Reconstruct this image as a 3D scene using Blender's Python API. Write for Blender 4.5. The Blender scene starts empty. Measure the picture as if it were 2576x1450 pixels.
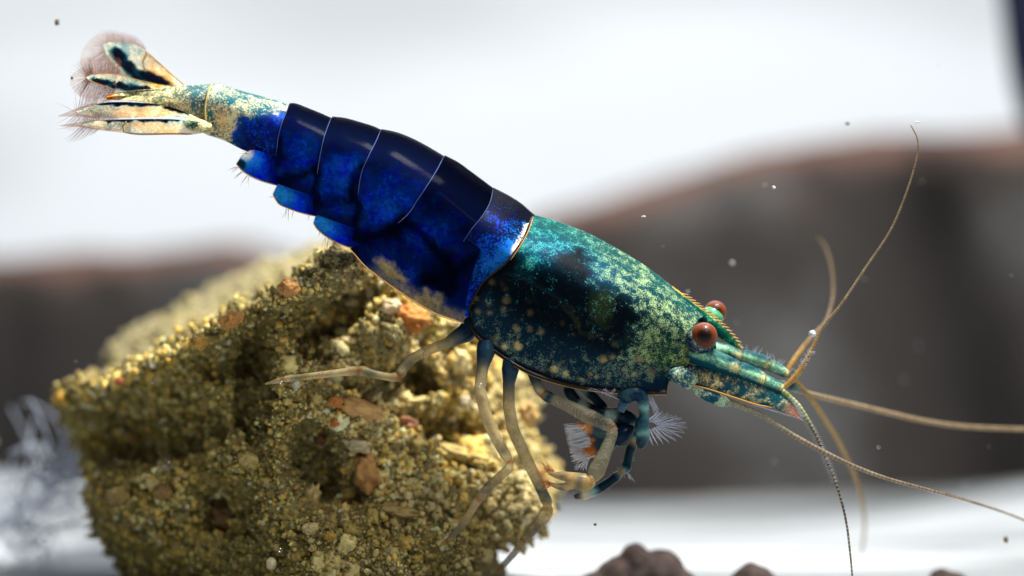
import bpy, math, random
import numpy as np
from mathutils import Vector, Matrix, noise as mnoise

random.seed(7); rng = np.random.default_rng(7)
SC = bpy.context.scene
COL = SC.collection
SC.unit_settings.system = 'METRIC'
SC.unit_settings.scale_length = 0.001          # one unit is one millimetre
PI = math.pi

# ------------------------------------------------------------------ camera
S, CX, CY, DIST = 82.0, 1288.0, 725.0, 130.0
cam = bpy.data.cameras.new('camera'); camo = bpy.data.objects.new('camera', cam); COL.objects.link(camo)
camo.location = (0, -DIST, 0); camo.rotation_euler = (PI/2, 0, 0)
cam.sensor_width = 36; cam.lens = 36*DIST/(2576/S)
cam.clip_start = 1; cam.clip_end = 2000
cam.dof.use_dof = True; cam.dof.focus_distance = DIST-1.0
cam.dof.aperture_fstop = cam.lens*1e-3/4.0
SC.camera = camo

# ------------------------------------------------------------------ light
world = bpy.data.worlds.new('World'); SC.world = world; world.use_nodes = True
bg = world.node_tree.nodes['Background']
bg.inputs[0].default_value = (0.80, 0.90, 1.0, 1); bg.inputs[1].default_value = 0.11

def area(name, loc, target, sx, sy, power, color):
    l = bpy.data.lights.new(name, 'AREA'); l.shape = 'RECTANGLE'; l.size = sx; l.size_y = sy
    l.energy = power; l.color = color
    o = bpy.data.objects.new(name, l); COL.objects.link(o); o.location = loc
    o.rotation_euler = (Vector(target)-Vector(loc)).to_track_quat('-Z', 'Y').to_euler()
    return o
area('aquarium_lamp', (20, -6, 62), (-2, 2, -3), 18, 14, 185000, (1.0, 0.97, 0.90))
area('front_flash', (40, -64, 62), (1, 0, 0), 14, 10, 34000, (1.0, 0.98, 0.95))
area('backdrop_fill', (0, 108, 120), (0, 150, 10), 170, 40, 272000, (0.95, 0.98, 1.0))  # added out-of-view area light that whitens the back wall and far sand

SC.view_settings.view_transform = 'Standard'; SC.view_settings.look = 'None'
SC.view_settings.gamma = 1; SC.view_settings.exposure = 0
SC.render.engine = 'CYCLES'
SC.cycles.use_denoising = True
SC.cycles.max_bounces = 8; SC.cycles.transparent_max_bounces = 24
SC.cycles.sample_clamp_indirect = 4

# ------------------------------------------------------------------ helpers
def P(px, py, y=0.0):
    k = (DIST+y)/DIST
    return ((px-CX)/S*k, y, (CY-py)/S*k)
def PA(px, py, y):
    px, py, y = np.broadcast_arrays(np.asarray(px, float), np.asarray(py, float), np.asarray(y, float))
    k = (DIST+y)/DIST
    return np.stack([(px-CX)/S*k, y, (CY-py)/S*k], -1)
def lin(h):
    h = h.lstrip('#'); v = np.array([int(h[i:i+2], 16)/255 for i in (0, 2, 4)])
    return np.where(v <= 0.04045, v/12.92, ((v+0.055)/1.055)**2.4)
def sm(a, b, x):
    t = np.clip((x-a)/(b-a), 0, 1); return t*t*(3-2*t)
def mixc(a, b, t):
    t = np.asarray(t)[..., None]; return np.asarray(a)*(1-t)+np.asarray(b)*t
def blob(px, py, cx, cy, rx, ry, rot=0, soft=0.5):
    c, s = math.cos(rot), math.sin(rot)
    u = ((px-cx)*c+(py-cy)*s)/rx; v = (-(px-cx)*s+(py-cy)*c)/ry
    return 1-sm(1-soft, 1+soft, np.sqrt(u*u+v*v))
def warp(px, py, amp, f):
    q = np.stack([px/S, py/S, 0*px], -1)
    return px+amp*(fbm(q, f, 4)), py+amp*(fbm(q+31.7, f, 4))
def fbm(pts, f, octv=4):
    out = np.empty(len(pts))
    fr = mnoise.fractal
    for i, p in enumerate(pts):
        out[i] = fr((p[0]*f, p[1]*f, p[2]*f), 0.8, 2.1, octv)
    return out
def curve(pts, n):
    """Catmull-Rom through pts, resampled to n points by arc length"""
    p = np.asarray(pts, float)
    if len(p) < 3:
        t = np.linspace(0, 1, n)[:, None]; return p[0]*(1-t)+p[-1]*t
    q = np.vstack([2*p[0]-p[1], p, 2*p[-1]-p[-2]])
    out = []
    for i in range(1, len(q)-2):
        t = np.linspace(0, 1, 24, endpoint=False)[:, None]
        a, b, c, d = q[i-1], q[i], q[i+1], q[i+2]
        out.append(0.5*((2*b)+(-a+c)*t+(2*a-5*b+4*c-d)*t**2+(-a+3*b-3*c+d)*t**3))
    out = np.vstack(out+[q[-2][None]])
    L = np.r_[0, np.cumsum(np.linalg.norm(np.diff(out[:, :2], axis=0), axis=1)+1e-9)]
    s = np.linspace(0, L[-1], n)
    return np.stack([np.interp(s, L, out[:, k]) for k in range(out.shape[1])], -1)

def mesh_obj(name, verts, faces, mat, parent=None, attrs=None, smooth=True):
    """verts (n,3); faces (m,3|4) int array or list of such arrays"""
    me = bpy.data.meshes.new(name)
    fl = faces if isinstance(faces, list) else [faces]
    fl = [np.asarray(f, np.int32) for f in fl if len(f)]
    nl = sum(f.size for f in fl); npoly = sum(len(f) for f in fl)
    verts = np.asarray(verts, np.float32)
    me.vertices.add(len(verts)); me.vertices.foreach_set('co', verts.ravel())
    me.loops.add(nl); me.loops.foreach_set('vertex_index', np.concatenate([f.ravel() for f in fl]))
    me.polygons.add(npoly)
    tot = np.concatenate([np.full(len(f), f.shape[1], np.int32) for f in fl])
    me.polygons.foreach_set('loop_start', np.r_[0, np.cumsum(tot)[:-1]].astype(np.int32))
    me.polygons.foreach_set('use_smooth', np.full(npoly, smooth))
    me.update(calc_edges=True); me.validate()
    if attrs:
        for k, v in attrs.items():
            a = me.color_attributes.new(k, 'FLOAT_COLOR', 'POINT')
            a.data.foreach_set('color', np.asarray(v, np.float32).ravel())
    if mat: me.materials.append(mat)
    o = bpy.data.objects.new(name, me); COL.objects.link(o)
    if parent: o.parent = parent
    return o
def empty(name, loc=(0, 0, 0)):
    o = bpy.data.objects.new(name, None); COL.objects.link(o); o.location = loc
    o.empty_display_size = 1; return o
def tag(o, label=None, cat=None, group=None, kind=None):
    if label: o['label'] = label
    if cat: o['category'] = cat
    if group: o['group'] = group
    if kind: o['kind'] = kind
    return o
def grid_faces(nu, nv, off=0, closev=False):
    i = np.arange(nu-1)[:, None]; j = np.arange(nv if closev else nv-1)[None]
    a = i*nv+j; b = i*nv+(j+1) % nv; c = (i+1)*nv+(j+1) % nv; d = (i+1)*nv+j
    return np.stack([a, b, c, d], -1).reshape(-1, 4)+off
def full(n, c, a):
    c = np.asarray(c, float)
    if c.ndim == 1: c = np.broadcast_to(c, (n, 3))
    a = np.broadcast_to(np.asarray(a, float), (n,))
    return np.concatenate([c, a[:, None]], 1)

# ------------------------------------------------------------------ materials
class NT:
    def __init__(s, name):
        s.m = bpy.data.materials.new(name); s.m.use_nodes = True; s.t = s.m.node_tree; s.t.nodes.clear()
        s.out = s.n('ShaderNodeOutputMaterial')
    def n(s, typ, **kw):
        nd = s.t.nodes.new(typ)
        for k, v in kw.items():
            if k.startswith('i_'):
                key = k[2:]; key = int(key) if key.isdigit() else key.replace('_', ' ')
                nd.inputs[key].default_value = v
            else: setattr(nd, k, v)
        return nd
    def l(s, a, b): s.t.links.new(a, b)
    def math(s, op, a, b=None, clamp=False):
        nd = s.n('ShaderNodeMath', operation=op, use_clamp=clamp)
        for i, v in enumerate((a, b)):
            if v is None: continue
            if isinstance(v, (int, float)): nd.inputs[i].default_value = v
            else: s.l(v, nd.inputs[i])
        return nd.outputs[0]
    def mix(s, f, a, b, mode='MIX'):
        nd = s.n('ShaderNodeMix', data_type='RGBA', blend_type=mode)
        for i, v in ((0, f), (6, a), (7, b)):
            if isinstance(v, (int, float)): nd.inputs[i].default_value = v
            elif isinstance(v, (tuple, list, np.ndarray)): nd.inputs[i].default_value = (*[float(x) for x in v][:3], 1)
            else: s.l(v, nd.inputs[i])
        return nd.outputs[2]
    def ramp(s, f, stops, interp='LINEAR'):
        nd = s.n('ShaderNodeValToRGB'); cr = nd.color_ramp; cr.interpolation = interp
        while len(cr.elements) < len(stops): cr.elements.new(0.5)
        for e, (p, c) in zip(cr.elements, stops): e.position = p; e.color = (*[float(x) for x in c][:3], 1)
        s.l(f, nd.inputs[0]); return nd.outputs[0]

def pigment(name, scale=2.2, contrast=5.0, transl=0.0, trans=0.0, rough=0.38, bump=0.02, detail=6, spec=0.5, fine=1.0, coat=0.0, spots=0):
    """two-phase mottled pigment. colA rgb = dark phase, colB rgb = pale phase, colB alpha = pale coverage, colA alpha = opacity"""
    t = NT(name)
    A = t.n('ShaderNodeAttribute', attribute_name='colA'); B = t.n('ShaderNodeAttribute', attribute_name='colB')
    tc = t.n('ShaderNodeTexCoord')
    n1 = t.n('ShaderNodeTexNoise', i_Scale=scale, i_Detail=detail, i_Roughness=0.68, i_Distortion=0.35)
    n2 = t.n('ShaderNodeTexNoise', i_Scale=scale*7, i_Detail=3, i_Roughness=0.7)
    t.l(tc.outputs['Object'], n1.inputs['Vector']); t.l(tc.outputs['Object'], n2.inputs['Vector'])
    v = t.math('ADD', t.math('MULTIPLY', t.math('SUBTRACT', n1.outputs[0], 0.5), contrast),
               t.math('MULTIPLY', t.math('SUBTRACT', n2.outputs[0], 0.5), contrast*0.35*fine))
    f = t.math('ADD', v, B.outputs['Alpha'])
    M = t.mix(0.30, A.outputs['Color'], B.outputs['Color'])
    hs = t.n('ShaderNodeHueSaturation', i_Saturation=1.12); t.l(M, hs.inputs['Color'])
    c = t.mix(t.math('MULTIPLY', f, 1.6, clamp=True), A.outputs['Color'], hs.outputs[0])
    f2 = t.math('ADD', t.math('MULTIPLY', t.math('SUBTRACT', n2.outputs[0], 0.5), contrast*0.9*fine), t.math('MULTIPLY', t.math('SUBTRACT', f, 0.5), 1.5), clamp=True)
    c = t.mix(f2, c, B.outputs['Color'])
    if spots:
        Cc = t.n('ShaderNodeAttribute', attribute_name='colC')
        vo = t.n('ShaderNodeTexVoronoi', i_Scale=spots, i_Randomness=0.85)
        wn = t.n('ShaderNodeVectorMath', operation='SCALE'); wn.inputs['Scale'].default_value = 0.26; t.l(n2.outputs['Color'], wn.inputs[0])
        wa = t.n('ShaderNodeVectorMath', operation='ADD'); t.l(tc.outputs['Object'], wa.inputs[0]); t.l(wn.outputs[0], wa.inputs[1]); t.l(wa.outputs[0], vo.inputs['Vector'])
        sp = t.n('ShaderNodeSeparateColor'); t.l(vo.outputs['Color'], sp.inputs[0])
        rad = t.math('ADD', t.math('MULTIPLY', sp.outputs[0], 0.34), 0.18)
        m_ = t.math('MULTIPLY', t.math('SUBTRACT', rad, vo.outputs['Distance']), 3.2, clamp=True)
        c = t.mix(t.math('MULTIPLY', m_, Cc.outputs['Alpha']), c, Cc.outputs['Color'])
    n3 = t.n('ShaderNodeTexNoise', i_Scale=scale*2.6, i_Detail=4)
    t.l(tc.outputs['Object'], n3.inputs['Vector'])
    hv = t.n('ShaderNodeHueSaturation'); t.l(c, hv.inputs['Color'])
    t.l(t.math('ADD', t.math('MULTIPLY', n3.outputs[0], 0.9), 0.55), hv.inputs['Value'])
    t.l(t.math('ADD', t.math('MULTIPLY', n3.outputs[0], 0.06), 0.47), hv.inputs['Hue'])
    c = hv.outputs[0]
    pb = t.n('ShaderNodeBsdfPrincipled', i_Roughness=rough, i_IOR=1.18); pb.inputs['Specular IOR Level'].default_value = spec
    pb.inputs['Coat Weight'].default_value = coat; pb.inputs['Coat Roughness'].default_value = 0.10; pb.inputs['Coat IOR'].default_value = 1.22
    t.l(c, pb.inputs['Base Color'])
    if bump:
        bn = t.n('ShaderNodeBump', i_Strength=0.6, i_Distance=bump); t.l(n2.outputs[0], bn.inputs['Height']); t.l(bn.outputs[0], pb.inputs['Normal'])
    sh = pb.outputs[0]
    if transl:
        tr = t.n('ShaderNodeBsdfTranslucent'); t.l(c, tr.inputs[0])
        mx = t.n('ShaderNodeMixShader', i_0=transl); t.l(sh, mx.inputs[1]); t.l(tr.outputs[0], mx.inputs[2]); sh = mx.outputs[0]
    if trans:
        tp = t.n('ShaderNodeBsdfTransparent')
        tint = t.mix(0.25, (1, 1, 1), c); t.l(tint, tp.inputs[0])
        mx = t.n('ShaderNodeMixShader')
        t.l(t.math('MULTIPLY', A.outputs['Alpha'], 1.0), mx.inputs[0])
        t.l(tp.outputs[0], mx.inputs[1]); t.l(sh, mx.inputs[2]); sh = mx.outputs[0]
    t.l(sh, t.out.inputs[0]); return t.m

def plain(name, c, rough=0.5, spec=0.3, transl=0.0, opac=1.0, noise_scale=None, c2=None, bump=0.0, coat=0.0):
    t = NT(name); tc = t.n('ShaderNodeTexCoord')
    pb = t.n('ShaderNodeBsdfPrincipled', i_Roughness=rough, i_IOR=1.18); pb.inputs['Specular IOR Level'].default_value = spec
    pb.inputs['Coat Weight'].default_value = coat
    rgb = t.n('ShaderNodeRGB'); rgb.outputs[0].default_value = (*[float(x) for x in c], 1)
    col = rgb.outputs[0]
    if noise_scale:
        nz = t.n('ShaderNodeTexNoise', i_Scale=noise_scale, i_Detail=5, i_Roughness=0.65); t.l(tc.outputs['Object'], nz.inputs['Vector'])
        col = t.mix(t.math('MULTIPLY', t.math('SUBTRACT', nz.outputs[0], 0.3), 2.4, clamp=True), col, c2 if c2 is not None else c)
        if bump:
            bn = t.n('ShaderNodeBump', i_Strength=0.7, i_Distance=bump); t.l(nz.outputs[0], bn.inputs['Height']); t.l(bn.outputs[0], pb.inputs['Normal'])
    t.l(col, pb.inputs['Base Color']); sh = pb.outputs[0]
    if transl:
        tr = t.n('ShaderNodeBsdfTranslucent'); t.l(col, tr.inputs[0])
        mx = t.n('ShaderNodeMixShader', i_0=transl); t.l(sh, mx.inputs[1]); t.l(tr.outputs[0], mx.inputs[2]); sh = mx.outputs[0]
    if opac < 1:
        tp = t.n('ShaderNodeBsdfTransparent')
        mx = t.n('ShaderNodeMixShader', i_0=opac); t.l(tp.outputs[0], mx.inputs[1]); t.l(sh, mx.inputs[2]); sh = mx.outputs[0]
    t.l(sh, t.out.inputs[0]); return t.m

# ================================================================== SETTING
# ---- sand: one white sheet from under the camera to the back of the tank
GZ = -9.6
def ground_z(x, y):
    z = np.full(np.shape(x), GZ)
    z = z+0.9*np.sin(x*0.11+0.6)*np.sin(y*0.09+1.0)*sm(14, 40, y)
    z = z+3.3*np.exp(-((x-40)/17)**2-((y-48)/16)**2)+2.6*np.exp(-((x+36)/16)**2-((y-44)/16)**2)
    z = z-1.2*np.exp(-((x-30)/26)**2-((y-21)/3.5)**2)
    return z
nx, ny = 200, 160
gx = np.linspace(-200, 200, nx); gy = np.concatenate([np.linspace(-140, 10, 20, endpoint=False), np.linspace(10, 175, ny-20)])
X, Y = np.meshgrid(gx, gy, indexing='ij'); Z = ground_z(X, Y)
ms = NT('white_sand'); tc = ms.n('ShaderNodeTexCoord')
mp = ms.n('ShaderNodeMapping'); mp.inputs['Scale'].default_value = (0.35, 1.6, 1); ms.l(tc.outputs['Object'], mp.inputs[0])
n1 = ms.n('ShaderNodeTexNoise', i_Scale=0.10, i_Detail=3); n2 = ms.n('ShaderNodeTexNoise', i_Scale=4.0, i_Detail=5)
ms.l(mp.outputs[0], n1.inputs[0]); ms.l(tc.outputs['Object'], n2.inputs[0])
c1 = ms.ramp(n1.outputs[0], [(0.42, (0.10, 0.125, 0.15)), (0.55, (0.46, 0.50, 0.545))])  # blue-grey streaks: dune shadows painted into the sand colour
c2 = ms.mix(ms.math('MULTIPLY', n2.outputs[0], 0.35), c1, (0.60, 0.58, 0.55))
pb = ms.n('ShaderNodeBsdfPrincipled', i_Roughness=0.9); ms.l(c2, pb.inputs['Base Color'])
bn = ms.n('ShaderNodeBump', i_Distance=0.3); ms.l(n2.outputs[0], bn.inputs['Height']); ms.l(bn.outputs[0], pb.inputs['Normal']); ms.l(pb.outputs[0], ms.out.inputs[0])
o = mesh_obj('ground', np.stack([X, Y, Z], -1).reshape(-1, 3), grid_faces(nx, ny)[:, ::-1], ms.m)
tag(o, 'white aquarium sand floor', kind='structure')
# ---- white back wall of the tank
nb, mb = 90, 60
bx = np.linspace(-190, 190, nb); bz = np.linspace(-30, 150, mb)
BX, BZ = np.meshgrid(bx, bz, indexing='ij')
BY = 168+0*BX
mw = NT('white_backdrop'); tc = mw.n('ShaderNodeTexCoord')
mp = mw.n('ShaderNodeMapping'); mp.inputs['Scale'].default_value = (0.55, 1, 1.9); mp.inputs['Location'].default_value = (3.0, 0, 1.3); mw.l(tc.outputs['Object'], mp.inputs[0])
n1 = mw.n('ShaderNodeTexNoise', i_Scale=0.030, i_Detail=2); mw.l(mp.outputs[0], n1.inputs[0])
cw = mw.ramp(n1.outputs[0], [(0.40, (0.58, 0.60, 0.61)), (0.56, (0.82, 0.84, 0.86))])  # soft grey patches paint the wall's uneven lighting into its colour
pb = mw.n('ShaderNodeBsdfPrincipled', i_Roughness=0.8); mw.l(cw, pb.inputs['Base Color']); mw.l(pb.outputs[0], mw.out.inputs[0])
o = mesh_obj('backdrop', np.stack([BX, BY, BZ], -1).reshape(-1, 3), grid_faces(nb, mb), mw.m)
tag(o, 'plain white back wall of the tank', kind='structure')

# ---- long dark stone behind, out of focus
def stone(name, prof, zb, y0, thick, mat, rnd, amp, nu=140, seed=0.0):
    """ridge stone: prof = top outline in pixels at depth y0; cross-section rounded"""
    pr = curve([P(a, b, y0)[::2] for a, b in prof], nu)
    nv = 60; V = np.empty((nu, nv, 3))
    th = np.linspace(0, 2*PI, nv, endpoint=False)
    for i, (x, zt) in enumerate(pr):
        e = min(1.0, min(i, nu-1-i)/6.0+0.12)
        h = (zt-zb)/2*1.0; ca, sa = np.cos(th), np.sin(th)
        p = rnd
        V[i, :, 0] = x
        V[i, :, 1] = y0+thick/2-thick/2*e*np.sign(ca)*np.abs(ca)**p
        V[i, :, 2] = zb+h+h*np.sign(sa)*np.abs(sa)**p*(0.6+0.4*e)
    v = V.reshape(-1, 3)
    n = fbm(v+seed, 0.10, 4); n2 = fbm(v+seed+31, 0.12, 4); 
    v = v+np.stack([n2*amp*0.6, n*amp, n2*amp*0.35], -1)
    return mesh_obj(name, v, grid_faces(nu, nv, closev=True), mat)
mst = NT('dark_stone'); tc = mst.n('ShaderNodeTexCoord'); ge = mst.n('ShaderNodeNewGeometry')
n1 = mst.n('ShaderNodeTexNoise', i_Scale=0.09, i_Detail=5, i_Roughness=0.6); mst.l(tc.outputs['Object'], n1.inputs[0])
n2 = mst.n('ShaderNodeTexNoise', i_Scale=0.5, i_Detail=4); mst.l(tc.outputs['Object'], n2.inputs[0])
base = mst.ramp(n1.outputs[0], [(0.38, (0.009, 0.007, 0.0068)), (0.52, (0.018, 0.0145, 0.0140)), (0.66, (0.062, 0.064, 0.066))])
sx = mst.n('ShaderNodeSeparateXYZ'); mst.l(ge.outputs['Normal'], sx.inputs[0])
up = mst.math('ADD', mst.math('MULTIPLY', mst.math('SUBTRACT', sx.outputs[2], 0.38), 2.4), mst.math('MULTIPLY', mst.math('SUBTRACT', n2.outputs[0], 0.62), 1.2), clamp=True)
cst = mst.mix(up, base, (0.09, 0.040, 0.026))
pb = mst.n('ShaderNodeBsdfPrincipled', i_Roughness=0.85); mst.l(cst, pb.inputs['Base Color']); mst.l(pb.outputs[0], mst.out.inputs[0])
o = stone('background_stone', [(1180, 700), (1260, 600), (1340, 545), (1500, 495), (1700, 428), (1900, 372), (2100, 335), (2300, 318), (2576, 314), (2900, 300), (3300, 330)],
          -16, 58, 34, mst.m, 0.26, 1.3)
tag(o, 'long dark grey stone with rusty brown top edge behind the shrimp head', 'stone')
o = stone('background_stone', [(-700, 720), (-300, 668), (0, 655), (200, 640), (430, 622), (560, 612), (680, 640), (850, 668), (1050, 700), (1300, 720)],
          -16, 62, 26, mst.m, 0.26, 1.1, seed=55.0)
tag(o, 'low dark stone with rusty brown top edge behind the sandy rock', 'stone')

# ---- dark rod in the top right corner
mrod = plain('dark_rod', (0.006, 0.008, 0.02), rough=0.4)
def tube_verts(pts, rad, ns=14):
    """pts (n,3) world, rad (n,) world; returns verts, quad faces, tri caps"""
    pts = np.asarray(pts, float); n = len(pts)
    T = np.gradient(pts, axis=0); T /= np.linalg.norm(T, axis=1, keepdims=True)+1e-9
    N = np.empty_like(T); a = np.array([0, 1.0, 0.05]); N[0] = a-T[0]*a.dot(T[0]); N[0] /= np.linalg.norm(N[0])+1e-9
    for i in range(1, n):
        v = N[i-1]-T[i]*N[i-1].dot(T[i]); N[i] = v/(np.linalg.norm(v)+1e-9)
    B = np.cross(T, N)
    th = np.linspace(0, 2*PI, ns, endpoint=False)
    V = pts[:, None]+np.asarray(rad)[:, None, None]*(np.cos(th)[None, :, None]*N[:, None]+np.sin(th)[None, :, None]*B[:, None])
    f = grid_faces(n, ns, closev=True)
    v = np.vstack([V.reshape(-1, 3), pts[:1], pts[-1:]])
    i = np.arange(ns); j = (i+1) % ns; m = n*ns
    t = np.vstack([np.stack([j, i, np.full(ns, m)], -1), np.stack([(n-1)*ns+i, (n-1)*ns+j, np.full(ns, m+1)], -1)])
    return v, f, t
c = np.array([P(2425, -420, 44), P(2550, -60, 44), P(2592, 90, 44), P(2650, 330, 44)])
v, f, t = tube_verts(curve(c, 24), np.full(24, 1.0)+0.25*np.sin(np.linspace(0, 9, 24)))
tag(mesh_obj('dark_rod', v, [f, t], mrod), 'blue black blurred rod leaning into the top right corner', 'rod')

# ================================================================== ROCK
rock = empty('sandstone_rock', P(800, 1480, 6))
tag(rock, 'lumpy olive and cream sandstone rock of cemented shell grains under the shrimp', 'rock')
rock_off = np.array(rock.location)
mrk = NT('rock_crust'); A = mrk.n('ShaderNodeAttribute', attribute_name='colA'); tc = mrk.n('ShaderNodeTexCoord')
n1 = mrk.n('ShaderNodeTexNoise', i_Scale=5.0, i_Detail=6, i_Roughness=0.7); mrk.l(tc.outputs['Object'], n1.inputs[0])
n2 = mrk.n('ShaderNodeTexVoronoi', i_Scale=9.0); mrk.l(tc.outputs['Object'], n2.inputs[0])
cr = mrk.mix(mrk.math('MULTIPLY', mrk.math('SUBTRACT', n1.outputs[0], 0.30), 2.4, clamp=True), (0.13, 0.108, 0.045), A.outputs['Color'])
pb = mrk.n('ShaderNodeBsdfPrincipled', i_Roughness=0.75); pb.inputs['Specular IOR Level'].default_value = 0.2; mrk.l(cr, pb.inputs['Base Color'])
bn = mrk.n('ShaderNodeBump', i_Distance=0.12, i_Strength=0.9); mrk.l(mrk.math('SUBTRACT', n1.outputs[0], n2.outputs[0]), bn.inputs['Height']); mrk.l(bn.outputs[0], pb.inputs['Normal'])
mrk.l(pb.outputs[0], mrk.out.inputs[0])
mgr = NT('grain'); A = mgr.n('ShaderNodeAttribute', attribute_name='colA'); tc = mgr.n('ShaderNodeTexCoord')
n1 = mgr.n('ShaderNodeTexNoise', i_Scale=9.0, i_Detail=4, i_Roughness=0.7); mgr.l(tc.outputs['Object'], n1.inputs[0])
hv = mgr.n('ShaderNodeHueSaturation'); mgr.l(A.outputs['Color'], hv.inputs['Color'])
mgr.l(mgr.math('ADD', mgr.math('MULTIPLY', n1.outputs[0], 1.1), 0.45), hv.inputs['Value'])
pb = mgr.n('ShaderNodeBsdfPrincipled', i_Roughness=0.8, i_IOR=1.18); pb.inputs['Specular IOR Level'].default_value = 0.15; mgr.l(hv.outputs[0], pb.inputs['Base Color'])
tr = mgr.n('ShaderNodeBsdfTranslucent'); mgr.l(hv.outputs[0], tr.inputs[0])
mx = mgr.n('ShaderNodeMixShader', i_0=0.25); mgr.l(pb.outputs[0], mx.inputs[1]); mgr.l(tr.outputs[0], mx.inputs[2]); mgr.l(mx.outputs[0], mgr.out.inputs[0])
def object_colour_mat(name, rough=0.5, transl=0.15, scale=2.0, bump=0.05):
    t = NT(name); oi = t.n('ShaderNodeObjectInfo'); tc = t.n('ShaderNodeTexCoord')
    n1 = t.n('ShaderNodeTexNoise', i_Scale=scale, i_Detail=5, i_Roughness=0.7); t.l(tc.outputs['Object'], n1.inputs[0])
    hv = t.n('ShaderNodeHueSaturation'); t.l(oi.outputs['Color'], hv.inputs['Color'])
    t.l(t.math('ADD', t.math('MULTIPLY', n1.outputs[0], 1.2), 0.4), hv.inputs['Value'])
    t.l(t.math('ADD', t.math('MULTIPLY', n1.outputs[0], 0.06), 0.47), hv.inputs['Hue'])
    pb = t.n('ShaderNodeBsdfPrincipled', i_Roughness=rough); pb.inputs['Specular IOR Level'].default_value = 0.3; t.l(hv.outputs[0], pb.inputs['Base Color'])
    bn = t.n('ShaderNodeBump', i_Distance=bump); t.l(n1.outputs[0], bn.inputs['Height']); t.l(bn.outputs[0], pb.inputs['Normal'])
    tr = t.n('ShaderNodeBsdfTranslucent'); t.l(hv.outputs[0], tr.inputs[0])
    mx = t.n('ShaderNodeMixShader', i_0=transl); t.l(pb.outputs[0], mx.inputs[1]); t.l(tr.outputs[0], mx.inputs[2]); t.l(mx.outputs[0], t.out.inputs[0])
    return t.m
mgo = object_colour_mat('large_grain', scale=1.6)

RIDGE = np.array([(560, 900), (640, 860), (760, 740), (900, 690), (1050, 695), (1250, 745), (1460, 810), (1700, 860)], float)
def rock_y(px, py):
    rx = np.interp(py, RIDGE[:, 0], RIDGE[:, 1])
    d = (px-rx)/S
    left = np.maximum(-d, 0); right = np.maximum(d, 0)
    low = sm(1150, 1400, py)
    y = 0.5+left*0.78*(1-0.25*low)+right*(0.62-0.38*low)
    y = y-0.9*low*sm(500, 800, px)
    y = y+2.0*blob(px, py, 850, 800, 120, 70, -0.5, 0.6)*1.0
    y = y+2.2*blob(px, py, 1030, 960, 65, 45, 0.2, 0.5)
    y = y+1.8*blob(px, py, 790, 1180, 60, 90, 0.2, 0.6)
    y = y-0.9*blob(px, py, 880, 1060, 110, 60, 0.3, 0.7)
    y = y+1.3*blob(px, py, 1110, 1080, 120, 45, 0.2, 0.5)
    y = y-1.0*blob(px, py, 1150, 1200, 170, 60, 0.2, 0.7)
    y = y+2.0*blob(px, py, 400, 1090, 190, 70, -0.2, 0.5)
    y = y+1.2*blob(px, py, 580, 1290, 80, 70, 0, 0.6)
    y = y-1.2*blob(px, py, 330, 1230, 110, 60, 0.1, 0.7)
    y = y+1.6*blob(px, py, 640, 960, 45, 140, 0.1, 0.5)
    d = np.full(np.shape(px), 1e9)
    for (x0, y0, x1, y1) in ((900, 655, 700, 745), (700, 745, 540, 835), (540, 835, 400, 905), (400, 905, 200, 985)):
        t = np.clip(((px-x0)*(x1-x0)+(py-y0)*(y1-y0))/((x1-x0)**2+(y1-y0)**2), 0, 1)
        d = np.minimum(d, np.hypot(px-x0-t*(x1-x0), py-y0-t*(y1-y0)))
    y = y-1.3*np.exp(-(d/30)**2)+1.2*np.exp(-((d-85)/40)**2)*sm(0, 60, py-(1040-0.5*px))*(1-sm(620, 720, px))
    y = y+1.0*blob(px, py, 870, 1240, 60, 40, 0.3, 0.5)
    return y
def rock_colour(px, py, n):
    c = mixc(lin('#94874a'), lin('#c4b27a'), sm(600, 1000, px)*0.9)  # olive to cream stone; shaded left and lit right also put into the colour
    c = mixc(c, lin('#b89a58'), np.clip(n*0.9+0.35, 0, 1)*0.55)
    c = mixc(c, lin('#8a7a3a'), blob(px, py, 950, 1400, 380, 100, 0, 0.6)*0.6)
    return c
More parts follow.
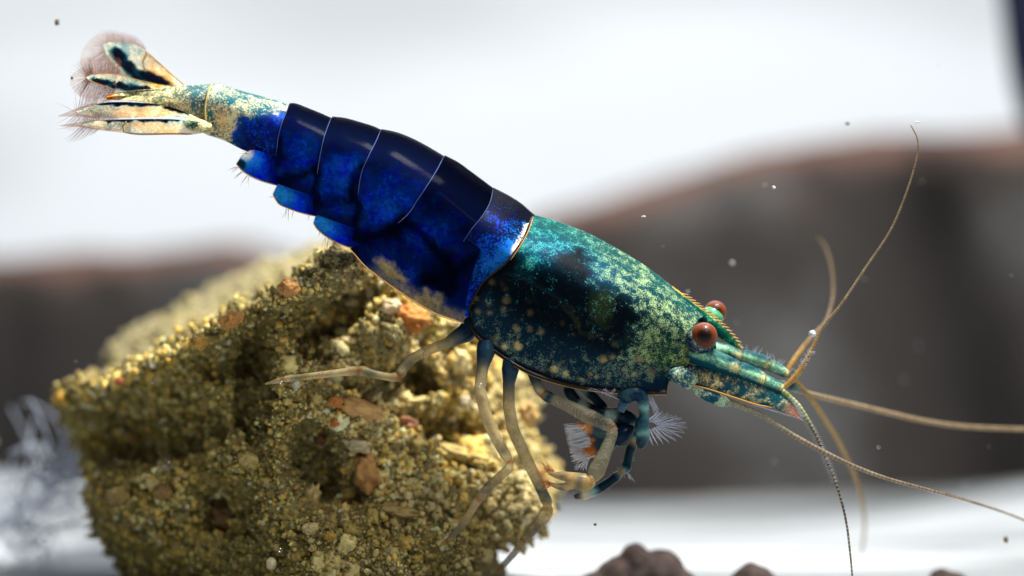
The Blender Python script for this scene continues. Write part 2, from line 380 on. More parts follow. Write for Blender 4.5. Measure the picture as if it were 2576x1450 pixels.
def rock_mesh(name, sil, cen, yfun, nth, nr, back, e_amt, damp, colfun, nback=10, squeeze=0.0):
    sil = np.array(sil+[sil[0]], float); n = nth
    L = np.r_[0, np.cumsum(np.linalg.norm(np.diff(sil, axis=0), axis=1))]
    s = np.linspace(0, L[-1], n, endpoint=False)
    q = np.stack([np.interp(s, L, sil[:, 0]), np.interp(s, L, sil[:, 1])], -1)
    for _ in range(6): q = q*0.5+0.25*(np.roll(q, 1, 0)+np.roll(q, -1, 0))
    rr = np.linspace(0.004, 1, nr)
    px = cen[0]+rr[:, None]*(q[None, :, 0]-cen[0]); py = cen[1]+rr[:, None]*(q[None, :, 1]-cen[1])
    y = yfun(px, py)+e_amt*(1-np.sqrt(np.clip(1-rr[:, None]**7, 0, 1)))
    front = PA(px, py, y)
    tb = np.linspace(0, 1, nback+1)[1:]
    rb = np.sqrt(np.clip(1-tb**2, 0, 1))*0.98+0.02
    bxp = cen[0]+rb[:, None]*(q[None, :, 0]-cen[0]); byp = cen[1]+rb[:, None]*(q[None, :, 1]-cen[1])
    yb = y[-1][None]*(1-tb[:, None])+tb[:, None]*(y[-1].mean()+back)
    bk = PA(bxp, byp, yb)
    V = np.concatenate([front, bk], 0); nu = len(V)
    pxa = np.concatenate([px, bxp], 0).ravel(); pya = np.concatenate([py, byp], 0).ravel()
    v = V.reshape(-1, 3)
    d1 = fbm(v, 0.45, 4); d2 = fbm(v+17, 1.6, 4); d3 = fbm(v+41, 4.2, 3)
    f = grid_faces(nu, n, closev=True)
    a, b, c_ = v[f[:, 0]], v[f[:, 1]], v[f[:, 3]]
    fn = np.cross(b-a, c_-a)
    N = np.zeros_like(v)
    for k in range(4): np.add.at(N, f[:, k], fn)
    N /= np.linalg.norm(N, axis=1, keepdims=True)+1e-9
    if N[:n*nr//2, 1].mean() > 0: N = -N; f = f[:, ::-1]
    v = v+N*(damp*((0.42+0.25*sm(700, 950, pxa))*d1+0.66*(np.abs(d2)-0.35)+0.14*d3))[:, None]
    colA = full(len(v), colfun(pxa, pya, d2), 1)
    return v, f, N, pxa, pya, colA, nr*n
SIL = [(140, 990), (175, 962), (240, 940), (300, 918), (370, 880), (430, 850), (500, 818), (560, 785), (620, 755), (700, 705), (770, 665), (835, 640), (900, 625), (980, 640),
       (1080, 700), (1180, 790), (1260, 880), (1310, 960), (1345, 1030), (1370, 1100), (1395, 1170), (1408, 1230), (1395, 1290), (1350, 1330), (1290, 1365), (1240, 1395), (1225, 1440), (1190, 1520), (1130, 1620),
       (900, 1680), (600, 1660), (430, 1600), (330, 1490), (290, 1400), (250, 1330), (228, 1260), (205, 1200), (195, 1140), (178, 1100), (160, 1060), (150, 1030)]
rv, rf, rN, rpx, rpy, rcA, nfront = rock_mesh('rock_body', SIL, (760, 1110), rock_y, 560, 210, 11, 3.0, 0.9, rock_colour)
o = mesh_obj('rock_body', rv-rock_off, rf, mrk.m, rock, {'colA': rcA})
LEDGE = [(250, 930), (262, 880), (300, 842), (380, 800), (440, 772), (500, 735), (560, 700), (640, 672), (710, 648), (790, 612), (860, 592), (940, 600), (1040, 660), (1100, 760), (1050, 900), (700, 1000), (400, 1010)]
lv, lf, lN, lpx, lpy, lcA, lnf = rock_mesh('rock_ledge', LEDGE, (680, 820), lambda a, b: 13.0+0*a-(b-820)/S*1.0, 200, 60, 8, 2.5, 0.5,
                                  lambda a, b, n: mixc(lin('#a49a70'), lin('#c2b690'), np.clip(n+0.4, 0, 1)))
mesh_obj('rock_ledge', lv-rock_off, lf, mrk.m, rock, {'colA': lcA})

# unit lumps shared by grains and pebbles
import bmesh
def ico(sub):
    bm = bmesh.new(); bmesh.ops.create_icosphere(bm, subdivisions=sub, radius=1.0)
    v = np.array([x.co[:] for x in bm.verts]); f = np.array([[w.index for w in q.verts] for q in bm.faces]); bm.free(); return v, f
iv1, if1 = ico(2); iv2, if2 = ico(3); iv3, if3 = ico(4)
def lump(iv, seed, amp, fr=1.0):
    d = np.array([mnoise.fractal((p[0]*fr+seed, p[1]*fr-seed, p[2]*fr+seed*0.3), 0.8, 2.1, 3) for p in iv])
    return iv*(1+amp*d)[:, None]
GR = [lump(iv1, s*7.3, 0.6, 1.5) for s in range(18)]
PAL = [('#b29c5c', 6), ('#c2b07a', 7), ('#97874a', 5), ('#d4c69c', 4), ('#b0904a', 3), ('#84764a', 4), ('#ded2b4', 1.4), ('#a59a72', 4), ('#bf9a58', 2.4), ('#7a5836', 0.3), ('#c07c44', 0.2)]
PALC = np.minimum(np.array([lin(a) for a, b in PAL])*1.75*0.82+lin('#c4a23c')*0.30, 0.85); PALW = np.array([b for a, b in PAL]); PALW = PALW/PALW.sum()
def rot_mats(n):
    q = rng.normal(size=(n, 4)); q /= np.linalg.norm(q, axis=1, keepdims=True); w, x, y, z = q.T
    return np.stack([1-2*(y*y+z*z), 2*(x*y-z*w), 2*(x*z+y*w), 2*(x*y+z*w), 1-2*(x*x+z*z), 2*(y*z-x*w), 2*(x*z-y*w), 2*(y*z+x*w), 1-2*(x*x+y*y)], -1).reshape(n, 3, 3)
def scatter(v, N, px, py, count, nf, wfun, rfun):
    vis = (N[:nf, 1] < 0.35)
    idx = np.where(vis & (py[:nf] < 1490) & (py[:nf] > 560))[0]
    # area-ish weight: vertices are denser at the centre of the polar sheet
    w = wfun(px[idx], py[idx]); w = w/w.sum()
    ch = rng.choice(idx, size=count, replace=False, p=w)
    rad = rfun(px[ch], py[ch], rng.random(count))/S
    pos = v[ch]-N[ch]*(rad*0.12)[:, None]+rng.normal(size=(count, 3))*0.02
    return ch, pos, rad
cen = np.array((760, 1110))
wf = lambda a, b: np.hypot(a-cen[0], b-cen[1])+6
def rfun(a, b, u):
    coarse = sm(720, 1050, a)*(1-sm(1250, 1400, b)*0.6)
    return (3.3+1.9*coarse+1.5*(1-sm(450, 680, a)))*(0.5+1.5*u**3.0)
ch, gp, gr = scatter(rv, rN, rpx, rpy, 19000, nfront, wf, rfun)
lch, lgp, lgr = scatter(lv, lN, lpx, lpy, 350, lnf, lambda a, b: np.hypot(a-680, b-820)+5, lambda a, b, u: 4+5*u**2)
def grain_cols(px, py, n):
    c = PALC[rng.choice(len(PALC), n, p=PALW)]
    q = np.stack([px/S, py/S, 0*px], -1); f1 = fbm(q, 0.55, 3); f2 = fbm(q+9, 1.1, 3)
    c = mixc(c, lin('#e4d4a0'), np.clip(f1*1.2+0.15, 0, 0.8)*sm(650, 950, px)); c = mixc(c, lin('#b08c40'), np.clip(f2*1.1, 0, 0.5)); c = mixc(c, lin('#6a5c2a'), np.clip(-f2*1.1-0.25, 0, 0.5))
    olive = 0.36*(1-sm(600, 850, px))*sm(0, 50, py-(1085-0.5*px))+0.35*blob(px, py, 900, 1400, 420, 110, 0, 0.6)+0.4*np.clip(-f1, 0, 1)  # olive stone tone, with shade on the left face below the rim painted in
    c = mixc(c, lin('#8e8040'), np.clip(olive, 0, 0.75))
    return c*(0.85+0.3*rng.random((n, 1)))
rest = np.arange(len(gr))
def rbig(a, b, u): return (9+15*u**2.0)*(0.75+0.35*sm(650, 950, a))
bch, bgp, bgr = scatter(rv, rN, rpx, rpy, 300, nfront, lambda a, b: wf(a, b)*(0.6+sm(620, 900, a)), rbig)
bgp = bgp-rN[bch]*(bgr*0.30)[:, None]
def crust(name, pos, rad, cols, parent, off):
    n = len(pos); k = rng.integers(0, len(GR), n); base = np.stack(GR)[k]
    sc = rad[:, None]*(0.75+0.6*rng.random((n, 3)))
    V = np.einsum('nij,nvj->nvi', rot_mats(n), base*sc[:, None])+pos[:, None]
    F = (if1[None]+(np.arange(n)*len(iv1))[:, None, None]).reshape(-1, 3)
    C = np.repeat(np.concatenate([cols, np.ones((n, 1))], 1), len(iv1), 0)
    o = mesh_obj(name, V.reshape(-1, 3)-off, F, mgr.m, parent, {'colA': C}); o['kind'] = 'stuff'; return o
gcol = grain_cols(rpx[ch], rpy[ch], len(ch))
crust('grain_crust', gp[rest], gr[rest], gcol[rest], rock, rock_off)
crust('ledge_crust', lgp, lgr, mixc(grain_cols(lpx[lch]+300, lpy[lch], len(lch)), lin('#b8ac84'), np.full(len(lch), 0.6)), rock, rock_off)
gmesh = []
for s in range(8):
    t = mesh_obj('grain', lump(iv2, s*3.1+1, 0.5, 1.9), if2, mgo); gmesh.append(t.data); bpy.data.objects.remove(t)
bcol = grain_cols(rpx[bch], rpy[bch], 300)
for i in range(300):
    o = bpy.data.objects.new('grain', gmesh[i % 8]); COL.objects.link(o); o.parent = rock
    o.location = bgp[i]-rock_off; o.rotation_euler = rng.random(3)*6.28
    o.scale = bgr[i]*(0.75+0.7*rng.random(3)); o.color = (*np.clip(bcol[i], 0, 1), 1)
# large inclusions that stand out in the rock
def pebble(px, py, rx, ry, ang, c, dy=0.0, label=None, depth=None, amp=0.42, seed=0, fr=1.7):
    y = rock_y(np.array(float(px)), np.array(float(py)))+dy+0.25
    o = mesh_obj('pebble', lump(iv3, seed*1.7+2, amp, fr), if3, mpeb, rock)
    o.location = np.array(P(px, py, float(y)))-rock_off
    o.scale = (0.85*rx/S, 0.85*(depth or (rx+ry)/2)/S, 0.85*ry/S); o.rotation_euler = (0, -math.radians(ang)*-1, 0)
    o.color = (*(lin(c)*0.75+lin('#a8905a')*0.25), 1)
    if label: o['label'] = label
    return o
mpeb = object_colour_mat('inclusion', scale=1.1, bump=0.12, rough=0.55)
pebble(1030, 800, 62, 36, 10, '#cf7a24', -0.3, 'bright orange shell fragment below the tail segments', seed=1)
pebble(985, 772, 30, 24, 0, '#f0d9b0', -0.6, 'cream cap on the orange shell fragment', seed=2)
pebble(905, 1030, 68, 30, 17, '#d9a568', -0.5, 'long peach shell rod embedded in the rock', seed=3, amp=0.2)
pebble(1005, 1062, 55, 27, 12, '#b87a62', -0.2, 'pink brown end of the shell rod', seed=4)
pebble(846, 1012, 20, 17, 0, '#cc7a30', -0.8, 'orange tip of the shell rod', seed=5)
pebble(843, 1064, 13, 13, 0, '#d8742a', -0.3, 'tiny bright orange grain', seed=6)
pebble(925, 1190, 40, 56, -12, '#c08a50', -0.3, 'peach shell lump in the middle of the rock', seed=7)
pebble(900, 1118, 40, 24, 20, '#cdbf96', -0.3, 'white shell bit above the peach lump', seed=8)
pebble(778, 1262, 27, 52, 25, '#cbb274', -0.4, 'cream knobbly shell bit low on the ridge', seed=9, amp=0.45, fr=2.2)
pebble(570, 1302, 46, 40, 10, '#3f170c', -0.4, 'dark red grain in the shaded hollow', seed=10)
pebble(582, 806, 36, 22, -25, '#c8863c', -0.6, 'orange fragment on the top rim', seed=11)
pebble(560, 812, 16, 9, 20, '#e0d4bc', -0.9, seed=12)
pebble(500, 860, 24, 24, -40, '#c09038', -0.8, seed=13)
pebble(728, 725, 30, 26, 0, '#c98a4a', -0.5, seed=14)
pebble(152, 1000, 16, 20, 0, '#c99a22', -0.2, seed=15)
pebble(683, 1418, 15, 19, 0, '#e6dab0', -0.6, 'small round cream grain low on the rock', seed=16, amp=0.12)
pebble(806, 1106, 19, 16, 20, '#6b2c18', -0.4, 'dark red brown grain on the ridge', seed=17)
pebble(625, 1155, 30, 22, 15, '#b5a262', -0.9, seed=18)
pebble(870, 866, 30, 24, -20, '#c8b88c', -0.4, seed=19)
pebble(885, 760, 22, 17, 0, '#c8b88c', -0.4, seed=20)
pebble(330, 1100, 24, 15, 20, '#8f6a34', -0.8, seed=21)
pebble(300, 1250, 34, 28, 0, '#7d6a34', -0.5, seed=22)
pebble(410, 1240, 30, 20, 10, '#8a6838', -0.6, seed=23)
pebble(300, 960, 14, 10, 0, '#a33a18', -0.6, seed=24)
pebble(1040, 1012, 45, 12, -14, '#c9b87a', -0.7, seed=25)
pebble(1140, 1140, 60, 22, 12, '#cdb670', -0.3, seed=26)
pebble(1100, 1010, 18, 34, 25, '#b8a868', -0.6, seed=27)
pebble(1170, 1012, 17, 19, 0, '#d8ccb0', -0.5, seed=28)
pebble(1210, 1160, 50, 20, 15, '#d6b868', -0.4, seed=29)
pebble(1350, 1190, 18, 16, 0, '#b5703a', -0.6, seed=30)
pebble(1330, 1040, 26, 40, -15, '#d8b070', -0.3, seed=31)
pebble(780, 1330, 22, 17, -10, '#c0b080', -0.4, seed=32)
pebble(880, 1330, 24, 18, 20, '#a89448', -0.5, seed=33)
pebble(830, 1350, 16, 12, 0, '#b58a2a', -0.6, seed=34)
pebble(1000, 1285, 60, 16, 8, '#bda468', -0.5, seed=35)

# ---- brown clay pebbles on the sand
mclay = plain('brown_clay', lin('#2a2220'), rough=0.9, spec=0.1, noise_scale=1.6, c2=lin('#4c4340'), bump=0.12)
def clay(lumps, y, label):
    base = P(lumps[0][0], 1449, y); e = empty('clay_pebble', base)
    vs, fs, off = [], [], 0
    bm = bmesh.new()
    for (a, b, r, s) in lumps:
        vv = lump(iv3, s, 0.16, 0.9)*(r/S*1.08)+np.array(P(a, b, y))-np.array(base)
        vs.append(vv); fs.append(if3+off); off += len(vv)
    bpy.data.objects.remove(e)
    o = mesh_obj('clay_pebble', np.vstack(vs), np.vstack(fs), mclay); o.location = base
    rm = o.modifiers.new('remesh', 'REMESH'); rm.mode = 'VOXEL'; rm.voxel_size = 0.09
    smd = o.modifiers.new('smooth', 'SMOOTH'); smd.iterations = 8; smd.factor = 0.5
    rm.use_smooth_shade = True
    return tag(o, label, 'pebble', 'brown clay pebbles on the sand')
clay([(1598, 1412, 44, 1), (1665, 1440, 55, 2), (1560, 1462, 60, 3), (1615, 1450, 45, 4), (1700, 1475, 50, 6), (1500, 1490, 50, 8)], 6.0, 'large lumpy brown clay pebble on the sand right of the rock')
clay([(1885, 1468, 50, 5), (1905, 1490, 60, 9)], 6.6, 'rounded brown clay pebble right of the lumpy one')
clay([(2372, 1466, 38, 7), (2395, 1490, 50, 2)], 6.8, 'brown clay pebble just peeping in at the bottom right')
clay([(1215, 1475, 42, 11), (1260, 1500, 60, 12)], 7.5, 'dark clay pebble against the lower right foot of the rock')

# ================================================================== SHRIMP
shrimp = empty('shrimp', P(1200, 1000, 0.0))
tag(shrimp, 'blue and teal mottled freshwater shrimp climbing over the sandy rock', 'shrimp')
SO = np.array(shrimp.location)
mshell = pigment('shell_pigment', scale=2.1, contrast=5.0, fine=1.3, rough=0.40, bump=0.012, spec=0.1)
mcar = pigment('carapace_pigment', scale=3.8, contrast=5.2, fine=1.35, rough=0.42, bump=0.010, spec=0.08, spots=2.7)
mseg = pigment('segment_pigment', scale=1.1, contrast=1.6, transl=0.0, rough=0.15, bump=0.004, spec=0.018)
mflap = pigment('flap_pigment', scale=1.6, contrast=1.6, transl=0.55, trans=1, rough=0.15, bump=0.004, spec=0.018)
mfan = pigment('tailfan_pigment', scale=2.6, contrast=5.0, transl=0.78, trans=1, rough=0.35, bump=0.0)
mleg = pigment('leg_pigment', scale=1.5, contrast=1.7, fine=0.35, transl=0.35, trans=1, rough=0.3, bump=0.0, coat=0.3)
mant = pigment('antenna_pigment', scale=3.0, contrast=2.0, transl=0.3, trans=1, rough=0.35, bump=0.0)
mscale = pigment('antenna_scale_pigment', scale=2.4, contrast=4.0, transl=0.35, trans=1, rough=0.35, bump=0.0, spec=0.1)
mhair = plain('seta', lin('#b9826c'), transl=0.5, opac=0.5)
mhairw = plain('white_seta', lin('#c9cede'), transl=0.4, opac=0.36)
mhairb = plain('bright_seta', lin('#f0f0f4'), transl=0.4, opac=0.8)
mrim = plain('shell_rim', lin('#3f507a'), rough=0.3, spec=0.3, transl=0.2)
mrimp = plain('pale_rim', lin('#c9b070'), rough=0.4, transl=0.3)
mrimj = plain('joint_rim', lin('#7f7636'), rough=0.4, transl=0.3)
mrimo = plain('amber_rim', lin('#b58a4c'), rough=0.3, spec=0.4, transl=0.3)

def coons(Pc, Ac, Dc, Vc, nu, nv):
    Pc, Ac = curve(Pc, nv), curve(Ac, nv); Dc, Vc = curve(Dc, nu), curve(Vc, nu)
    u = np.linspace(0, 1, nu)[:, None, None]; v = np.linspace(0, 1, nv)[None, :, None]
    return ((1-v)*Dc[:, None]+v*Vc[:, None]+(1-u)*Pc[None]+u*Ac[None]
            - ((1-u)*(1-v)*Pc[0]+u*(1-v)*Ac[0]+(1-u)*v*Pc[-1]+u*v*Ac[-1]))
GD = np.array([(500, 204), (535, 209), (615, 231), (681, 249), (729, 263), (775, 274), (836, 297), (905, 309), (960, 328), (1030, 347), (1119, 393), (1184, 432), (1242, 474), (1310, 512), (1338, 538), (1410, 560), (1477, 586), (1543, 620), (1610, 660), (1660, 696), (1707, 733), (1743, 762), (1776, 790), (1800, 812)], float)
GWX = [480, 535, 600, 729, 836, 960, 1119, 1242, 1338, 1450, 1550, 1650, 1776]
GWW = [0.52, 0.60, 0.68, 0.86, 1.02, 1.21, 1.44, 1.56, 1.62, 1.84, 1.88, 1.60, 1.02]
def body_y(px, py, Dc, tuck):
    d = curve(Dc, 60); g = curve(GD, 300)
    G = np.vstack([g[g[:, 0] < d[0, 0]-1], d, g[g[:, 0] > d[-1, 0]+1]])
    sh = px.shape; q = np.stack([px.ravel(), py.ravel()], -1)
    dd = np.linalg.norm(q[:, None]-G[None], axis=2); k = dd.argmin(1); h = dd[np.arange(len(q)), k]
    W = np.interp(G[k, 0], GWX, GWW); kp = 0.92*S*W
    y = W*np.where(h < kp, np.sin(PI/2*np.clip(h/kp, 0, 1))**0.9, 1-tuck*np.clip((h-kp)/170, 0, 1)**2)
    return y.reshape(sh)
def shell(name, Pc, Ac, Dc, Vc, off, colfun, mat, parent, nu=60, nv=60, tuck=0.10, relief=None):
    """bilateral shell: outline patch in the picture plane laid on the common body surface; off(u,v) lifts it"""
    g = coons(Pc, Ac, Dc, Vc, nu, nv)
    vv = np.linspace(0, 1, nv)[None]; uu = np.linspace(0, 1, nu)[:, None]
    y = body_y(g[..., 0], g[..., 1], Dc, tuck)
    for _ in range(30):
        y[1:-1] = 0.5*y[1:-1]+0.25*(y[:-2]+y[2:])
        if _ < 8: y[:, 1:-1] = 0.5*y[:, 1:-1]+0.25*(y[:, :-2]+y[:, 2:])
    y[:, 0] = 0
    y = y+off(uu, vv)*np.minimum(vv*8, 1)
    if relief is not None: y = y+relief(g[..., 0], g[..., 1], uu, vv)*np.minimum(vv*4, 1)
    near = PA(g[..., 0], g[..., 1], 0*y); near[..., 1] = -y
    far = near[:, 1:].copy(); far[..., 1] *= -1
    v = np.vstack([near.reshape(-1, 3), far.reshape(-1, 3)])
    f1 = grid_faces(nu, nv); n0 = nu*nv
    f2 = grid_faces(nu, nv-1, n0)[:, ::-1]
    i = np.arange(nu-1)
    br = np.stack([i*nv, (i+1)*nv, n0+(i+1)*(nv-1), n0+i*(nv-1)], -1)
    px = np.r_[g[..., 0].ravel(), g[:, 1:, 0].ravel()]; py = np.r_[g[..., 1].ravel(), g[:, 1:, 1].ravel()]
    V2 = np.r_[np.broadcast_to(vv, (nu, nv)).ravel(), np.broadcast_to(vv[:, 1:], (nu, nv-1)).ravel()]
    U2 = np.r_[np.broadcast_to(uu, (nu, nv)).ravel(), np.broadcast_to(uu, (nu, nv-1)).ravel()]
    res = colfun(px, py, U2, V2); ca, cb, fac, al = res[:4]
    n = len(v); at = {'colA': full(n, ca, al), 'colB': full(n, cb, fac)}
    if len(res) > 4: at['colC'] = full(n, res[4], res[5])
    o = mesh_obj(name, v-SO, [f1, f2, br], mat, parent, at)
    return o, near
def tube(name, pts, rad, mat, parent, colfun=None, ns=14, n=None, ring=0.0, nring=0, sharp=False, joints=()):
    """pts (px,py,y) control points, rad in pixels; colfun(px,py,s)->colA,colB,fac,alpha"""
    m = n or max(12, len(pts)*8)
    cc = np.c_[np.asarray(pts, float), np.asarray(rad, float)]
    if sharp:
        L = np.r_[0, np.cumsum(np.linalg.norm(np.diff(cc[:, :2], axis=0), axis=1))]; q = np.linspace(0, L[-1], m)
        cc = np.stack([np.interp(q, L, cc[:, k]) for k in range(4)], -1)
        for _ in range(2): cc[1:-1] = 0.5*cc[1:-1]+0.25*(cc[:-2]+cc[2:])
    else: cc = curve(cc, m)
    s = np.linspace(0, 1, m)
    r = cc[:, 3]/S
    js = [s[np.hypot(cc[:, 0]-a, cc[:, 1]-b).argmin()] for a, b in joints]; w1 = 5.0/np.linalg.norm(np.diff(cc[:, :2], axis=0), axis=1).sum()
    for j in js:
        r = r*(1-0.20*np.exp(-((s-j)/w1)**2)+0.10*np.exp(-((np.abs(s-j)-3.4*w1)/(1.8*w1))**2))
    if nring:
        r = r*(1+ring*(np.abs(np.sin(s*PI*nring))**0.5-0.7))
    w = PA(cc[:, 0], cc[:, 1], cc[:, 2])
    v, f, t = tube_verts(w, r, ns)
    if colfun is None: at = None
    else:
        kk = (DIST+v[:, 1])/DIST; px = v[:, 0]*S/kk+CX; py = CY-v[:, 2]*S/kk
        ss = np.r_[np.repeat(s, ns), 0, 1]
        ca, cb, fac, al = colfun(px, py, ss)
        for j in js:
            q = np.exp(-((ss-j)/(1.3*w1))**2); ca = mixc(np.broadcast_to(ca, (len(v), 3)), lin('#7a4a22'), q*0.8); cb = mixc(np.broadcast_to(cb, (len(v), 3)), lin('#b8743a'), q*0.8)
            q = np.exp(-((ss-j+7*w1)/(5*w1))**2); ca = mixc(ca, lin('#163c48'), q*0.7); fac = fac-0.35*q
        at = {'colA': full(len(v), ca, al), 'colB': full(len(v), cb, fac)}
    return mesh_obj(name, v-SO, [f, t], mat, parent, at)
def plate(name, top, bot, yf, thick, mat, parent, colfun, n=70, m=26):
    """lens-section plate between two outline curves (base to tip); yf(s,c)->depth, thick in pixels"""
    a, b = curve(top, n), curve(bot, n)
    c = np.linspace(0, 1, m); s = np.linspace(0, 1, n)
    g = a[:, None]*(1-c[None, :, None])+b[:, None]*c[None, :, None]
    tk = thick(s)[:, None] if callable(thick) else thick
    th = tk/S*np.sqrt(np.clip(1-(2*c-1)**2, 0, 1))[None]*(0.35+0.65*np.sin(PI*np.clip(s, 0.02, 0.98))**0.5)[:, None]
    y0 = yf(s[:, None], c[None])+0*th
    F, B = PA(g[..., 0], g[..., 1], y0-th), PA(g[..., 0], g[..., 1], y0+th)
    v = np.vstack([F.reshape(-1, 3), B.reshape(-1, 3)])
    f = [grid_faces(n, m), grid_faces(n, m, n*m)[:, ::-1]]
    # stitch both ends
    i = np.arange(m-1)
    f.append(np.stack([i, n*m+i, n*m+i+1, i+1], -1)); k = (n-1)*m
    f.append(np.stack([k+i, k+i+1, n*m+k+i+1, n*m+k+i], -1))
    px = np.tile(g[..., 0].ravel(), 2); py = np.tile(g[..., 1].ravel(), 2)
    ss = np.tile(np.repeat(s, m), 2); cc = np.tile(np.tile(c, n), 2)
    ca, cb, fac, al = colfun(px, py, ss, cc)
    return mesh_obj(name, v-SO, f, mat, parent, {'colA': full(len(v), ca, al), 'colB': full(len(v), cb, fac)})
def hairs(name, segs, mat, parent, r=0.9, bend=0.12):
    """segs: list of ((px,py,y),(px,py,y)) ; thin tapered bristles joined into one part"""
    V, F, off = [], [], 0
    for a, b in segs:
        a3, b3 = np.array(P(*a)), np.array(P(*b)); d = b3-a3; L = np.linalg.norm(d)
        side = np.cross(d, (0, 1, 0)); side /= np.linalg.norm(side)+1e-9
        mid = (a3+b3)/2+side*L*bend*random.uniform(-1, 1)*0.6
        up = np.array((0, 1.0, 0)); rr = r/S*random.uniform(0.8, 1.2)
        for p, k in ((a3, 1), (mid, 0.8), (b3, 0.25)):
            V += [p+side*rr*k, p-side*rr*k*0.5+up*rr*k*0.87, p-side*rr*k*0.5-up*rr*k*0.87]
        for q in (0, 3):
            for j in range(3):
                F.append((off+q+j, off+q+(j+1) % 3, off+q+3+(j+1) % 3, off+q+3+j))
        off += 9
    o = mesh_obj(name, np.array(V)-SO, np.array(F), mat, parent); o['kind'] = 'stuff'; return o
def rim(name, pts3, r, mat, parent):
    r = np.full(len(pts3), r/S)*np.clip(np.minimum(np.linspace(0, 1, len(pts3)), np.linspace(1, 0, len(pts3)))*8+0.35, 0, 1)
    v, f, t = tube_verts(pts3, r, 8); return mesh_obj(name, v-SO, [f, t], mat, parent)

NAVY, INK, BLUE, TEAL = lin('#060a2e'), lin('#050812'), lin('#0a2ca8'), lin('#0f6a72')

# ---- inner body: one continuous tube from the head to the tail under the shells
bp = [(480, 255, 0), (560, 285, 0), (700, 335, 0), (830, 395, 0), (950, 455, 0), (1080, 540, 0), (1190, 620, 0), (1290, 700, 0), (1400, 770, 0), (1520, 830, 0), (1640, 870, 0), (1740, 880, 0), (1800, 885, 0)]
br_ = [22, 46, 58, 74, 86, 96, 100, 108, 118, 116, 84, 44, 20]
body = tube('body', bp, br_, mseg, shrimp, lambda a, b, s: (INK, lin('#0a1844'), -0.2+0*a, 1+0*a), ns=24, n=90)

# ---- carapace
def carap_col(px, py, u, v):
    top = 1-sm(0.30, 0.55, v)
    low = sm(0.62, 0.85, v)
    front = sm(1560, 1680, px)
    A = np.broadcast_to(lin('#042429'), (len(px), 3)); A = mixc(A, lin('#0a3f5c'), blob(px, py, 1450, 640, 160, 60, 0.4, 0.7)*0.8)
    B = mixc(lin('#3a8474'), lin('#93a070'), sm(1380, 1600, px)*0.75)
    B = mixc(B, lin('#3a90a2'), blob(px, py, 1400, 640, 90, 50, 0.2, 0.7)*0.6)
    fac = 0.38+0*px
    dors = 1-sm(0.04, 0.24, v)
    fac = fac-0.30*dors
    A = mixc(A, lin('#0a3a3c'), dors)
    # front: olive green with dark dots
    A = mixc(A, lin('#14352c'), front*(1-top)*0.8); B = mixc(B, lin('#7c8a4c'), front*(1-top)*0.8); fac = fac-0.06*front*(1-top)
    # deep gut and liver patch
    px0, py0 = px, py; px, py = warp(px, py, 26, 1.3)
    d = np.maximum.reduce([blob(px, py, 1420, 760, 120, 85, 0.5, 0.35), blob(px, py, 1480, 800, 110, 100, 0.6, 0.35), blob(px, py, 1290, 755, 110, 75, 0.3, 0.4), blob(px, py, 1215, 790, 50, 85, 0.2, 0.4), blob(px, py, 1370, 830, 80, 55, 0.5, 0.4),
                           blob(px, py, 1440, 668, 60, 34, 0.3, 0.5), blob(px, py, 1555, 790, 32, 62, -0.2, 0.5), blob(px, py, 1440, 870, 70, 45, 0.5, 0.4), blob(px, py, 1520, 860, 50, 45, 0.3, 0.5), blob(px, py, 1275, 690, 50, 30, -0.5, 0.4)])
    A = mixc(A, lin('#03080f'), d*0.97); fac = fac-d*1.05
    B = mixc(B, lin('#1d7f9a'), d*0.5)
    # window of olive flesh inside the dark patch
    w = blob(px, py, 1510, 770, 30, 45, -0.3, 0.6); A = mixc(A, lin('#2c3a1a'), w*0.5); fac = fac+w*0.55
    w = blob(px, py, 1450, 800, 7, 46, -0.5, 0.8); A = mixc(A, lin('#2a3414'), w*0.35)
    px, py = px0, py0
    # belly: slate with round beige spots; front: dark dots
    A = mixc(A, lin('#081f2e'), low*0.95); B = mixc(B, lin('#5a6a5c'), low); fac = fac*(1-low)+low*(0.18-0.5*d)
    low2 = sm(0.55, 0.75, v)*(1-sm(0.93, 0.97, v))
    cC = mixc(lin('#a0915e'), lin('#0a2230'), front*(1-sm(0.80, 0.9, v))); wC = np.clip(np.maximum(low2*(1-0.75*d)*(1-0.5*front), front*sm(0.4, 0.55, v)*0.75), 0, 1)
    edge = sm(0.955, 0.985, v); A = mixc(A, lin('#0a0a0c'), edge); fac = fac-edge*0.9
    rear = 1-sm(0.02, 0.07, u); A = mixc(A, lin('#04080c'), rear*sm(0.25, 0.5, v)); fac = fac-rear*sm(0.25, 0.5, v)*1.2
    fac = fac-blob(px, py, 1668, 975, 45, 22, 0, 0.5)*1.2; A = mixc(A, lin('#08182c'), blob(px, py, 1668, 975, 45, 22, 0, 0.5))
    return A, B, fac, 1+0*px, cC, wC
def carap_relief(px, py, u, v):
    arch = curve([(1200, 770), (1215, 722), (1255, 697), (1300, 702), (1350, 728), (1400, 758), (1450, 792)], 60)
    d = np.full(px.shape, 1e9)
    for q in arch: d = np.minimum(d, np.hypot(px-q[0], py-q[1]))
    r = 0.05*np.exp(-(d/9)**2)
    return r-0.06*np.exp(-((py-(905+0.45*(px-1590)))/7)**2)*sm(1560, 1600, px)*(1-sm(1670, 1690, px))
CP = [(1338, 539), (1333, 560), (1320, 593), (1300, 627), (1273, 663), (1240, 690), (1217, 710), (1200, 736), (1185, 768), (1180, 790)]
CA = [(1776, 790), (1755, 805), (1735, 828), (1725, 860), (1730, 898), (1724, 917), (1701, 924), (1687, 943), (1678, 968), (1675, 988)]
CD = [(1338, 539), (1375, 549), (1410, 560), (1477, 586), (1543, 620), (1610, 660), (1660, 696), (1707, 733), (1743, 762), (1776, 790)]
